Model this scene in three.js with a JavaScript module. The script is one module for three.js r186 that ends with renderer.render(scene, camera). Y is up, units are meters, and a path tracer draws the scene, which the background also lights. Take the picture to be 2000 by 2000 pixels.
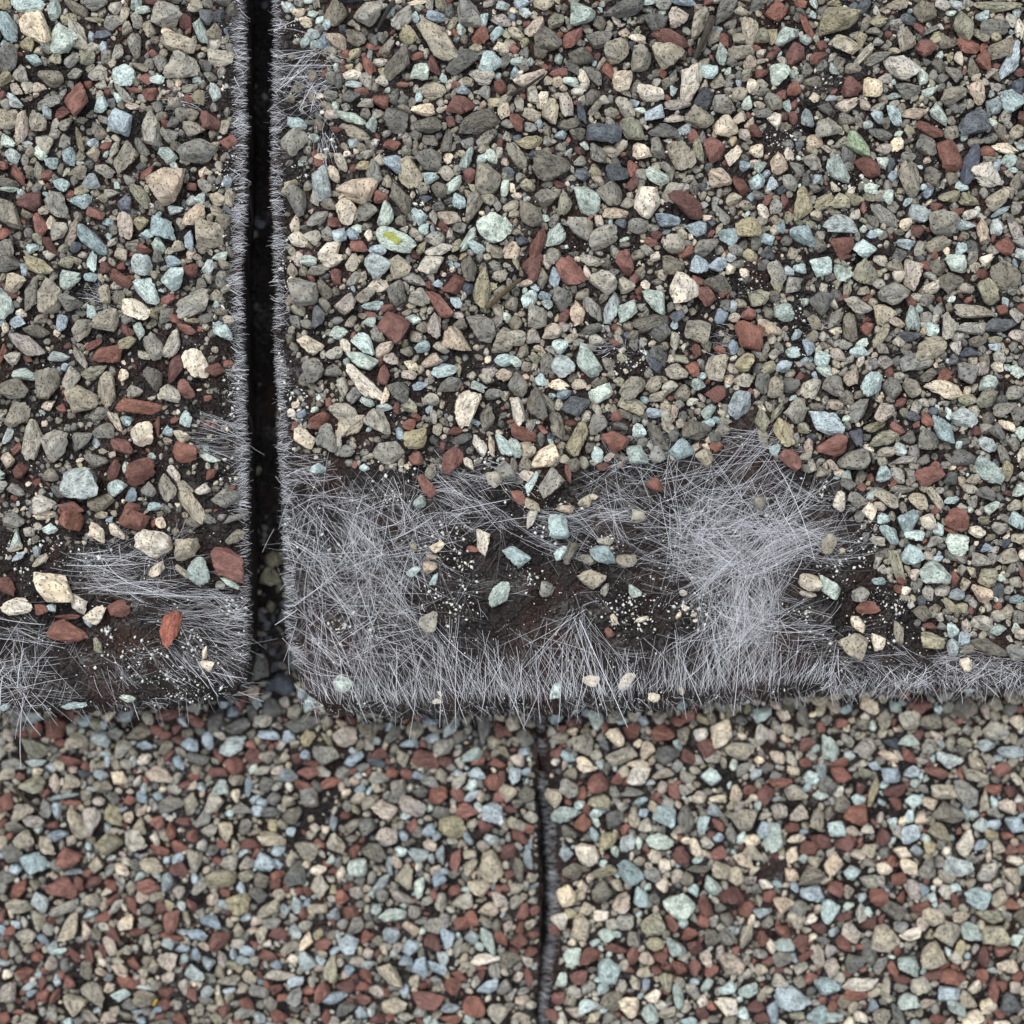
import * as THREE from 'three';
import { ImprovedNoise } from 'three/addons/math/ImprovedNoise.js';
import { mergeVertices } from 'three/addons/utils/BufferGeometryUtils.js';

// ---------------------------------------------------------------- camera, sky, sun, exposure
// A patch of roof 64 mm wide seen from 100 mm above. Plan units ("u") of 0.032 mm: 2000 u across the view, y up.
const U = 3.2e-5, EYE = 3125;
const scene = new THREE.Scene();
const camera = new THREE.PerspectiveCamera(2 * Math.atan(1000 / EYE) * 180 / Math.PI, 1, 0.005, 5);
camera.up.set(0, 0, -1);
camera.position.set(0, EYE * U, 0);
camera.lookAt(0, 0, 0);
camera.focus = (EYE - 14) * U;
camera.userData.fStop = 12;
scene.add(camera);

const renderer = new THREE.WebGLRenderer({ antialias: true });
renderer.toneMapping = THREE.LinearToneMapping;
renderer.toneMappingExposure = 1.42;
renderer.shadowMap.enabled = true;

{ // even overcast: three times as bright overhead as at the horizon
  const w = 64, h = 32, data = new Float32Array(w * h * 4);
  for (let j = 0; j < h; j++) for (let i = 0; i < w; i++) {
    const s = Math.sin(((j + 0.5) / h - 0.5) * Math.PI), l = s > 0 ? 0.27 * (1 + 2 * s) : 0.12;
    data.set([l * 0.955, l, l * 1.06, 1], (j * w + i) * 4);
  }
  const sky = new THREE.DataTexture(data, w, h, THREE.RGBAFormat, THREE.FloatType);
  sky.mapping = THREE.EquirectangularReflectionMapping;
  sky.magFilter = THREE.LinearFilter;
  sky.needsUpdate = true;
  scene.background = sky;
  scene.environment = sky;
}
const sun = new THREE.DirectionalLight(new THREE.Color(1, 0.985, 0.962), 1.5);
sun.position.set(-0.19, 0.37, -0.24);
sun.shadow.radius = 34;
sun.castShadow = true;
sun.shadow.mapSize.set(2048, 2048);
Object.assign(sun.shadow.camera, { left: -0.06, right: 0.06, top: 0.06, bottom: -0.06, near: 0.01, far: 1.2 });
scene.add(sun, sun.target);

// ---------------------------------------------------------------- helpers
const rng = (s) => () => { s = (s + 0x6d2b79f5) | 0; let t = Math.imul(s ^ (s >>> 15), 1 | s); t = (t + Math.imul(t ^ (t >>> 7), 61 | t)) ^ t; return ((t ^ (t >>> 14)) >>> 0) / 4294967296; };
const perlin = new ImprovedNoise(), n3 = (x, y, z) => perlin.noise(x, y, z);
const fbm = (x, y, z = 0.5) => n3(x, y, z) + 0.5 * n3(x * 2.1, y * 2.1, z + 7) + 0.25 * n3(x * 4.3, y * 4.3, z + 17);
const clamp = (x, a, b) => Math.min(b, Math.max(a, x)), lerp = (a, b, t) => a + (b - a) * t, rad = (d) => d * Math.PI / 180;
const smooth = (a, b, x) => { const t = clamp((x - a) / (b - a), 0, 1); return t * t * (3 - 2 * t); };
const inside = (x, y, poly) => { let c = false; for (let i = 0, j = poly.length - 1; i < poly.length; j = i++) { const [a, b] = poly[i], [d, e] = poly[j]; if ((b > y) !== (e > y) && x < ((d - a) * (y - b)) / (e - b) + a) c = !c; } return c; };
const curve = (pts) => (t) => { let i = 0; while (i < pts.length - 2 && t > pts[i + 1][0]) i++; const [a, b] = pts[i], [c, d] = pts[i + 1], k = clamp((t - a) / (c - a), 0, 1); return lerp(b, d, k * k * (3 - 2 * k)); };
const gauss = (r) => { let s = -3; for (let i = 0; i < 6; i++) s += r(); return s / 0.72; };

// a repeating texture of side n; f(x, y) gives r, g, b (linear) or one value
const wrapNoise = (x, y, p, s) => { const xi = Math.floor(x), yi = Math.floor(y), fx = x - xi, fy = y - yi, u = fx * fx * (3 - 2 * fx), v = fy * fy * (3 - 2 * fy);
  const h = (i, j) => { let k = ((((i % p) + p) % p) * 374761393 + (((j % p) + p) % p) * 668265263 + s * 974634777) | 0; k = Math.imul(k ^ (k >>> 13), 1274126177); return ((k ^ (k >>> 16)) >>> 0) / 4294967296; };
  return lerp(lerp(h(xi, yi), h(xi + 1, yi), u), lerp(h(xi, yi + 1), h(xi + 1, yi + 1), u), v); };
const cloud = (x, y, p, s, oct = 4) => { let v = 0, a = 0.5, t = 0; for (let o = 0; o < oct; o++) { v += a * wrapNoise(x * p, y * p, p, s + o); t += a; a *= 0.55; p *= 2; } return v / t; };
function texture(n, f, color) {
  const d = new Uint8Array(n * n * 4);
  for (let j = 0; j < n; j++) for (let i = 0; i < n; i++) {
    let v = f(i / n, j / n); if (!Array.isArray(v)) v = [v, v, v];
    for (let c = 0; c < 3; c++) { const l = clamp(v[c], 0, 1); d[(j * n + i) * 4 + c] = 255 * (color ? (l <= 0.0031308 ? 12.92 * l : 1.055 * Math.pow(l, 1 / 2.4) - 0.055) : l); }
    d[(j * n + i) * 4 + 3] = 255;
  }
  const t = new THREE.DataTexture(d, n, n); t.wrapS = t.wrapT = THREE.RepeatWrapping; t.magFilter = THREE.LinearFilter; t.minFilter = THREE.LinearFilter;
  if (color) t.colorSpace = THREE.SRGBColorSpace; t.needsUpdate = true; return t;
}
// scattered specks on a torus: returns a grid of coverage
function specks(n, count, r0, r1, seed) {
  const g = new Float32Array(n * n), r = rng(seed);
  for (let k = 0; k < count; k++) {
    const cx = r() * n, cy = r() * n, a = lerp(r0, r1, r() ** 2), b = a * lerp(0.5, 1, r()), th = r() * 3.14, q = lerp(0.5, 1, r());
    for (let j = -Math.ceil(a) - 1; j <= a + 1; j++) for (let i = -Math.ceil(a) - 1; i <= a + 1; i++) {
      const x = i * Math.cos(th) + j * Math.sin(th), y = -i * Math.sin(th) + j * Math.cos(th), e = q * clamp(1.6 - 1.6 * ((x / a) ** 2 + (y / b) ** 2), 0, 1), p = ((Math.floor(cy + j) + n) % n) * n + ((Math.floor(cx + i) + n) % n);
      g[p] = Math.max(g[p], e);
    }
  }
  return (x, y) => g[(Math.floor(y * n) % n) * n + (Math.floor(x * n) % n)];
}

// ---------------------------------------------------------------- materials
const LIFT = 1.35;   // the maps hold colour ratios divided by this
const darkA = specks(256, 170, 3, 9, 11), darkB = specks(256, 230, 2.5, 8, 12), paleA = specks(256, 70, 3, 9, 13), paleB = specks(256, 150, 3, 11, 14), darkC = specks(256, 60, 2.5, 7, 15), stretch = (c) => clamp((c - 0.5) * 1.9 + 0.5, 0, 1);
const grainMap = texture(256, (x, y) => { const c = 0.62 + 0.76 * stretch(cloud(x, y, 7, 21)), d = 1 - 0.68 * darkA(x, y), p = 1 + 0.28 * paleA(x, y), g = cloud(x, y, 3, 77, 2) - 0.5; return [c * d * p * (1 + 0.06 * g) / LIFT, c * lerp(1, d, 0.99) * p / LIFT, c * d * p * (1 - 0.14 * g) * 0.99 / LIFT]; }, true);
const mintMap = texture(256, (x, y) => { const c = 0.5 + 0.9 * stretch(cloud(x, y, 8, 31)), d = 1 - 0.62 * darkB(x, y), p = 0.42 * paleB(x, y); return [(c * d + p) / LIFT, (c * d + p * 0.9) / LIFT, (c * d + p * 0.9) / LIFT]; }, true);
const plainMap = texture(256, (x, y) => { const c = 0.68 + 0.64 * stretch(cloud(x, y, 7, 41)), d = 1 - 0.5 * darkC(x, y); return [c * d / LIFT, c * d * (0.94 + 0.12 * cloud(x, y, 4, 43)) / LIFT, c * d / LIFT]; }, true);
const stoneBump = texture(256, (x, y) => clamp(0.15 + 0.8 * cloud(x, y, 8, 51, 5) - 0.35 * darkA(x, y), 0, 1), false);
const MAPS = { grain: grainMap, mint: mintMap, plain: plainMap }, FAMILIES = ['grain', 'mint', 'plain'];
const stoneMat = (family, color, vertexColors) => new THREE.MeshPhysicalMaterial({ color, map: MAPS[family], bumpMap: stoneBump, bumpScale: 1.8e-4, roughness: family === 'plain' ? 0.74 : 0.82, specularIntensity: 0.55, vertexColors: !!vertexColors });
// real base colours of the coloured stones (linear), how much they vary, the family of their markings
const MINERAL = {
  tan: [0.338, 0.312, 0.262, 0.24, 'grain'], umber: [0.192, 0.180, 0.155, 0.26, 'grain'], cream: [0.64, 0.565, 0.46, 0.14, 'grain'], olive: [0.31, 0.285, 0.205, 0.22, 'grain'], rose: [0.43, 0.365, 0.305, 0.2, 'grain'],
  mint: [0.43, 0.51, 0.48, 0.26, 'mint'], blue: [0.35, 0.405, 0.425, 0.26, 'mint'], lime: [0.36, 0.43, 0.27, 0.1, 'mint'],
  red: [0.20, 0.099, 0.081, 0.26, 'plain'], scarlet: [0.35, 0.13, 0.09, 0.08, 'plain'], slate: [0.105, 0.115, 0.128, 0.3, 'mint'], flake: [0.105, 0.11, 0.135, 0.05, 'plain'],
};
const SHADES = 9, shadeColor = (kind, k) => { const [r, g, b, v] = MINERAL[kind], t = (k / (SHADES - 1)) * 2 - 1, w = (((k * 5) % SHADES) / (SHADES - 1)) * 2 - 1, m = 1 + v * t; return new THREE.Color(r * m * (1 + 0.05 * w), g * m, b * m * (1 - 0.08 * w)); };
const shadeCache = {}, shadeMat = (kind, k) => shadeCache[kind + k] ||= stoneMat(MINERAL[kind][4], shadeColor(kind, k).multiplyScalar(LIFT));
const massMats = FAMILIES.map((f) => stoneMat(f, new THREE.Color(LIFT, LIFT, LIFT), true));

const tarMap = texture(512, (x, y) => { const c = stretch(cloud(x, y, 10, 61, 5)), b = smooth(0.48, 0.7, cloud(x, y, 4, 67, 3)), w = smooth(0.55, 0.68, cloud(x, y, 7, 63, 5)) * smooth(0.42, 0.6, cloud(x, y, 70, 69, 2)), k = 0.5 + 0.9 * c; return [k * lerp(lerp(0.021, 0.034, b), 0.062, w), k * lerp(lerp(0.0168, 0.020, b), 0.055, w), k * lerp(lerp(0.016, 0.0165, b), 0.052, w)]; }, true);
const tarBump = texture(512, (x, y) => clamp(0.6 * cloud(x, y, 14, 71, 5) + 0.6 * stretch(cloud(x, y, 60, 75, 2)), 0, 1), false);
const tarMat = new THREE.MeshPhysicalMaterial({ map: tarMap, bumpMap: tarBump, bumpScale: 4.5e-4, roughness: 0.5, specularIntensity: 0.4 });
const strandMat = new THREE.MeshPhysicalMaterial({ color: 0xffffff, vertexColors: true, roughness: 0.25 });
const gritMat = new THREE.MeshPhysicalMaterial({ color: 0xffffff, vertexColors: true, roughness: 0.6 });
const feltMat = new THREE.MeshStandardMaterial({ color: new THREE.Color(0.02, 0.019, 0.018), bumpMap: tarBump, bumpScale: 1e-4, roughness: 0.9 });

// ---------------------------------------------------------------- building roof surface pieces
const shown = (o) => { o.castShadow = o.receiveShadow = true; return o; };
const taken = {}, numbered = (n) => { taken[n] = (taken[n] ?? -1) + 1; return taken[n] ? n + '_' + String(taken[n]).padStart(3, '0') : n; };
{ // felt under the courses
  const g = new THREE.BoxGeometry(0.1, 0.0012, 0.1), m = shown(new THREE.Mesh(g, feltMat));
  m.name = 'roof_underlay'; m.position.y = -192 * U - 0.0006; m.userData = { kind: 'structure', label: 'dark felt under the shingles', category: 'roof underlay' }; scene.add(m);
}
// ---------------------------------------------------------------- the stones that can be told apart
// Each row: centre x, y, length, breadth, turn (degrees, clockwise), mineral; read tile by tile: [tile x, tile y, step, rows].
const T = 'tan', K = 'umber', C = 'cream', R = 'red', G = 'mint', B = 'blue', D = 'slate', O = 'olive', P = 'rose', S = 'flake', Q = 'scarlet', L = 'lime';
const Z = 2.588, Y = 4.579;
const TILES = [
[0, 0, Z, [[3,3,12,10,0,O],[22,4,26,12,0,G],[7,21,26,13,65,G],[28,21,28,22,0,C],[50,30,22,22,0,G],[60,27,22,14,90,T],[57,6,24,9,20,K],[72,3,20,12,0,T],[72,15,15,5,0,O],[94,11,14,8,75,T],[102,3,10,12,0,G],[107,8,12,7,-30,G],[104,17,13,10,45,T],[118,1,18,6,0,R],[127,12,28,20,0,T],[148,5,12,11,0,T],[141,17,15,11,-70,R],[152,25,22,9,75,G],[137,34,24,15,10,T],[103,36,22,14,60,T],[90,40,14,8,90,T],[94,57,19,18,0,G],[78,26,14,7,0,D],[25,46,16,9,10,G],[7,46,24,16,90,K],[67,45,14,10,-20,O],[55,46,13,8,-30,T],[57,56,20,11,15,T],[75,56,15,12,-45,T],[16,57,14,11,70,T],[4,60,14,8,-45,O],[39,60,20,14,20,K],[13,68,14,8,25,P],[122,48,15,11,60,T],[138,50,26,20,0,T],[167,44,19,13,0,T],[156,49,12,9,60,K],[107,51,11,7,0,K],[119,61,13,8,-10,G],[149,61,7,6,0,G],[144,67,13,6,-10,O],[129,64,8,6,60,P],[60,76,25,21,50,R],[34,79,34,9,-3,T],[47,85,13,8,-20,R],[36,86,11,8,60,B],[93,71,18,7,55,T],[100,81,12,6,20,P],[102,69,10,5,20,R],[114,71,13,10,-30,R],[77,80,14,10,-60,G],[94,94,25,21,60,B],[114,97,30,14,80,T],[114,83,7,6,0,T],[158,92,19,13,40,R],[147,98,18,13,20,T],[128,103,14,11,0,T],[150,115,28,20,45,T],[3,90,22,13,45,T],[13,78,12,8,20,B],[17,98,28,10,100,P],[30,93,14,14,0,T],[50,94,12,10,-45,K],[60,102,30,5,85,O],[35,108,17,13,50,T],[6,108,16,9,45,G],[10,118,13,10,20,B],[30,116,14,8,45,G],[39,123,12,10,0,G],[53,119,14,10,70,G],[96,120,26,17,100,T],[87,113,16,6,-60,T],[80,111,9,7,0,R],[71,117,10,10,0,T],[127,118,16,12,20,G],[132,127,9,7,40,G],[107,112,16,8,45,K],[80,130,16,10,10,T],[60,131,14,9,0,K],[14,132,18,8,45,R],[36,133,11,6,-50,R],[30,129,14,9,90,T],[7,138,16,8,0,K],[8,143,20,5,-5,G],[70,137,14,13,0,B],[47,140,13,10,10,G],[85,146,13,7,15,T],[107,148,22,9,55,O],[97,136,10,7,30,T],[127,142,30,26,0,P],[112,131,14,8,-40,R],[145,141,9,7,20,R],[145,152,9,7,-40,B],[133,159,12,7,0,B],[113,155,8,5,0,C],[63,152,16,11,-30,G],[23,153,20,14,-20,R],[44,156,24,16,60,T],[6,160,32,16,80,T],[73,162,17,9,40,R],[82,168,9,8,0,G],[30,170,18,11,60,R],[44,175,18,12,-40,T],[56,175,26,9,-40,P],[95,171,21,13,85,P],[70,182,30,14,55,G],[111,177,12,8,0,G],[123,174,25,17,50,G],[148,164,22,13,-60,P],[159,177,23,21,0,T],[143,182,15,8,95,B],[39,187,20,7,60,R],[57,187,9,9,0,D],[25,188,10,8,0,G],[6,188,16,14,0,K],[135,186,10,9,0,T],[85,183,10,6,-50,T],[100,186,16,10,0,K],[108,188,14,10,10,R]]],
[500, 0, Z, [[40,1,10,5,10,G],[33,10,11,8,-20,C],[43,11,9,6,0,G],[61,10,20,18,90,K],[85,12,26,18,10,T],[111,14,24,12,-60,T],[62,31,20,11,35,P],[75,29,18,11,30,K],[73,18,8,6,0,T],[123,2,18,4,0,C],[140,4,13,8,20,O],[136,13,16,8,5,B],[162,10,22,19,90,T],[186,5,11,9,0,B],[172,17,12,7,95,G],[185,16,16,9,5,P],[155,23,10,7,90,G],[169,28,14,12,-20,R],[181,26,13,7,-40,G],[137,32,44,19,45,T],[114,27,16,12,60,O],[100,36,18,8,-55,K],[185,36,12,9,0,C],[107,50,34,15,-65,K],[155,47,26,14,-30,K],[177,48,18,17,0,G],[170,58,20,12,15,T],[85,50,15,8,60,R],[94,48,12,6,0,C],[73,57,14,8,-20,C],[134,51,16,10,50,R],[124,55,16,15,0,G],[141,59,8,6,80,G],[63,61,13,7,100,K],[95,61,10,9,0,T],[133,69,22,13,5,T],[74,64,13,6,0,B],[80,69,12,6,5,R],[72,73,14,9,0,K],[83,79,13,8,-20,T],[95,76,16,10,30,R],[111,64,9,4,0,R],[151,64,8,6,0,R],[184,66,13,11,30,R],[155,80,22,14,5,R],[128,83,24,10,0,C],[112,82,13,8,10,T],[187,76,14,8,-20,T],[187,84,14,10,90,T],[72,89,26,8,25,G],[88,95,13,9,70,G],[92,86,10,7,-20,T],[106,92,22,17,30,K],[130,94,22,14,15,K],[168,93,32,17,-20,K],[147,92,10,7,60,R],[32,94,17,9,12,G],[28,109,26,21,95,T],[61,98,9,5,0,R],[76,101,24,9,10,T],[98,101,8,6,0,T],[103,110,14,9,-10,R],[111,102,8,6,0,P],[115,107,10,7,60,P],[132,106,16,9,20,K],[144,107,19,8,95,K],[173,106,14,9,-40,K],[172,112,12,7,-20,T],[84,116,10,7,-30,T],[90,108,7,6,0,C],[65,123,16,8,60,T],[69,116,6,5,0,C],[105,123,18,12,40,B],[116,131,24,17,60,T],[131,121,22,16,20,K],[159,121,20,10,-50,G],[174,135,26,20,60,T],[161,133,12,10,-60,R],[51,139,25,15,75,B],[59,132,14,8,65,C],[77,142,26,22,20,P],[89,132,22,13,80,T],[99,138,10,8,60,T],[132,135,13,9,0,G],[144,131,12,10,30,T],[149,140,18,9,-50,G],[153,152,14,11,70,G],[188,142,13,7,95,G],[110,151,30,13,50,K],[94,150,14,10,20,R],[32,152,26,18,80,K],[69,160,20,16,85,C],[56,155,14,9,40,K],[46,166,19,10,-50,T],[59,168,14,9,-25,R],[84,160,17,15,0,K],[98,164,24,12,-60,G],[146,164,19,13,25,P],[164,157,24,12,-75,T],[134,164,14,6,70,T],[142,171,10,6,45,R],[127,173,11,8,-50,G],[154,172,14,10,0,K],[180,172,24,22,45,G],[162,179,30,7,-60,G],[166,187,16,8,30,G],[106,182,32,16,15,G],[63,178,12,11,0,B],[73,177,10,9,0,B],[76,173,10,7,0,G],[85,178,9,7,90,C],[78,186,15,9,10,R],[32,181,16,12,-10,C],[44,178,14,12,40,T],[57,190,22,14,-25,C],[92,189,14,9,0,B],[138,189,24,8,-10,C],[152,186,18,7,100,O]]],
[1000, 0, Z, [[7,3,14,9,0,B],[10,11,10,9,0,B],[24,4,17,10,0,T],[53,11,23,17,-10,G],[33,16,13,12,0,O],[84,6,30,16,0,K],[79,16,10,5,30,C],[83,19,7,4,-15,P],[129,1,28,8,5,B],[114,4,12,8,0,T],[108,18,18,15,0,K],[125,14,17,15,0,P],[142,18,26,14,-70,T],[160,8,26,14,-50,K],[148,2,8,6,0,R],[180,24,22,13,75,T],[3,26,14,8,40,T],[18,22,18,11,-40,P],[25,31,28,17,50,K],[45,29,22,11,-40,R],[66,18,14,10,90,K],[66,31,20,12,0,K],[78,40,22,18,-10,T],[85,25,9,8,20,P],[95,29,16,6,10,C],[119,30,30,14,15,R],[98,45,22,17,100,T],[116,44,24,19,10,T],[52,44,20,15,20,K],[22,39,12,10,90,K],[35,45,8,8,0,G],[4,47,10,7,-20,G],[2,55,9,6,90,G],[15,59,24,14,-40,P],[27,62,10,7,-50,T],[25,51,8,5,60,R],[36,55,14,8,10,R],[54,60,16,8,75,C],[44,63,12,8,0,G],[39,67,7,6,0,C],[46,52,14,8,60,K],[61,57,20,10,35,K],[83,61,24,16,-30,C],[104,71,22,12,20,C],[134,63,32,16,-80,C],[158,43,20,9,95,G],[149,55,13,12,0,G],[173,40,20,11,0,T],[188,28,13,12,90,O],[188,56,10,8,0,R],[177,54,9,6,0,O],[181,66,12,10,70,C],[178,78,12,8,-60,G],[145,76,16,13,-50,D],[15,73,14,10,60,T],[22,75,15,9,-60,C],[6,79,11,7,70,T],[29,84,26,13,80,T],[41,80,18,10,70,P],[15,87,14,9,10,T],[4,93,18,9,70,R],[13,97,11,8,40,T],[60,75,15,9,-50,K],[52,86,18,6,65,D],[48,78,9,3,-10,R],[63,82,14,6,-45,T],[75,85,12,8,0,K],[86,82,20,9,50,T],[92,78,8,6,0,B],[108,87,17,13,-50,B],[124,80,22,8,5,P],[122,90,17,6,-10,P],[90,98,26,15,50,O],[69,101,26,15,15,D],[43,94,18,9,-10,K],[14,107,20,11,-30,O],[36,102,9,7,0,G],[28,107,10,7,20,T],[49,101,12,10,0,K],[115,100,26,11,0,K],[130,98,10,9,0,B],[141,90,22,18,0,K],[160,80,18,15,30,K],[161,96,20,16,20,C],[172,90,12,9,-50,P],[175,102,11,9,50,P],[183,100,11,9,60,R],[152,114,20,17,90,R],[166,118,16,10,-70,C],[175,126,9,8,30,B],[187,127,10,8,0,G],[173,140,17,14,30,R],[157,134,18,17,20,P],[166,150,13,10,-20,T],[128,118,24,18,70,T],[140,115,20,8,75,O],[97,115,16,13,60,C],[109,113,18,12,60,K],[74,114,16,10,10,T],[64,117,18,12,60,K],[52,122,12,8,-20,T],[51,114,10,6,20,R],[43,115,8,4,-40,B],[29,127,30,21,15,K],[4,118,24,10,55,T],[12,141,12,9,40,O],[4,148,8,6,30,P],[53,132,14,10,10,D],[66,136,11,8,40,P],[79,132,18,13,30,D],[91,139,12,8,-60,R],[109,134,20,10,35,G],[116,126,10,8,60,K],[122,145,20,15,-60,T],[102,154,24,20,80,C],[75,147,24,18,20,K],[56,151,26,17,50,G],[40,154,20,10,100,O],[25,150,18,14,30,K],[13,163,24,17,70,T],[78,161,20,9,-5,P],[66,167,12,8,50,P],[52,171,26,16,40,T],[82,169,9,7,0,D],[95,171,17,12,0,T],[118,166,18,11,-10,B],[130,155,30,15,25,R],[147,165,9,6,0,P],[140,173,18,13,20,B],[126,172,12,5,-20,T],[69,180,24,17,-30,T],[33,179,20,13,-60,G],[19,186,30,11,-75,R],[8,182,10,7,0,D],[105,183,10,7,0,R],[122,185,17,16,0,T],[146,186,20,14,-30,K],[164,178,16,14,40,G],[178,172,20,15,10,O],[158,162,18,9,55,T],[189,160,12,9,40,C],[176,155,9,8,30,T]]],
[1500, 0, Z, [[6,9,18,15,0,R],[24,3,12,7,0,R],[34,3,10,6,80,G],[34,11,8,5,70,G],[50,3,12,7,0,O],[14,28,20,14,-60,G],[3,28,16,9,100,O],[29,22,22,7,60,R],[28,31,9,8,0,G],[53,18,30,20,0,O],[20,42,18,14,-70,R],[38,44,16,9,-20,R],[57,35,24,15,10,T],[3,42,10,8,0,R],[7,56,17,15,50,G],[19,69,12,11,90,R],[33,62,14,8,0,K],[34,74,11,8,0,C],[97,4,16,8,0,T],[132,4,14,9,10,C],[117,9,20,14,20,K],[105,15,12,8,10,D],[83,16,14,10,0,O],[79,24,12,6,0,K],[113,22,11,6,30,R],[103,31,18,15,90,T],[118,38,16,13,10,R],[126,30,14,9,-20,O],[134,33,14,10,30,K],[121,24,18,4,-25,K],[80,45,26,9,-40,K],[71,43,22,6,-45,T],[99,51,30,18,10,C],[88,60,12,8,0,P],[146,20,26,14,80,O],[161,13,11,9,0,G],[172,6,36,8,0,O],[174,15,10,8,0,P],[170,22,24,14,0,K],[160,27,14,9,45,T],[171,28,10,8,30,O],[190,23,16,8,90,C],[175,38,20,15,0,K],[150,35,18,12,20,R],[162,47,16,12,70,R],[183,47,32,11,-65,B],[154,51,14,8,85,K],[143,45,11,7,80,C],[140,56,14,12,60,K],[62,67,16,15,0,R],[78,67,17,15,60,C],[106,69,22,12,-5,K],[94,73,13,5,-10,G],[123,69,15,7,-25,G],[139,72,22,12,-25,T],[159,71,19,15,95,P],[170,81,13,12,90,B],[183,76,22,16,70,G],[4,77,16,12,70,T],[14,81,11,6,80,G],[19,89,10,7,60,R],[29,88,26,10,88,B],[43,82,12,8,30,K],[60,80,18,10,-30,P],[73,80,10,7,40,P],[45,98,20,18,0,T],[82,81,12,8,-20,T],[81,89,12,10,0,B],[95,88,18,10,60,G],[110,86,20,9,-5,P],[128,88,20,9,60,G],[154,93,23,19,0,D],[121,98,24,10,40,R],[138,101,12,12,0,T],[118,110,20,15,85,K],[136,118,24,17,80,R],[152,126,33,14,98,S],[165,115,11,9,0,R],[178,112,20,8,15,C],[190,111,10,7,0,G],[192,90,12,10,0,R],[69,109,24,15,50,L],[75,126,22,14,30,R],[86,122,11,9,30,G],[84,101,18,10,20,K],[97,110,12,10,-50,C],[87,113,12,8,0,P],[105,119,12,9,0,T],[163,134,22,20,60,C],[166,105,12,8,0,K],[8,124,17,14,100,P],[33,122,20,12,20,T],[22,127,14,9,40,K],[52,129,24,13,70,G],[16,138,14,10,30,T],[3,139,11,9,90,B],[25,153,24,15,80,O],[42,153,16,11,-40,O],[53,152,17,11,0,O],[65,151,15,9,15,O],[106,136,26,14,70,T],[123,133,16,13,10,K],[120,147,10,8,0,B],[136,148,16,12,0,O],[152,152,18,9,10,O],[172,152,22,13,-25,T],[175,160,16,6,-30,G],[86,162,30,11,40,T],[54,169,32,15,5,B],[25,178,18,16,0,G],[37,185,14,9,40,K],[55,186,18,15,20,R],[74,187,21,16,0,G],[72,173,6,6,0,G],[113,162,18,13,30,B],[131,170,22,18,20,K],[112,174,11,9,40,R],[103,170,10,10,0,C],[152,162,12,8,0,C],[146,170,18,8,20,G],[161,174,18,8,80,P],[128,185,20,12,-30,T],[142,160,10,6,-20,R],[103,184,14,9,10,B],[145,188,12,10,-50,G],[178,186,16,14,0,R],[186,174,14,8,70,P]]],
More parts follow.
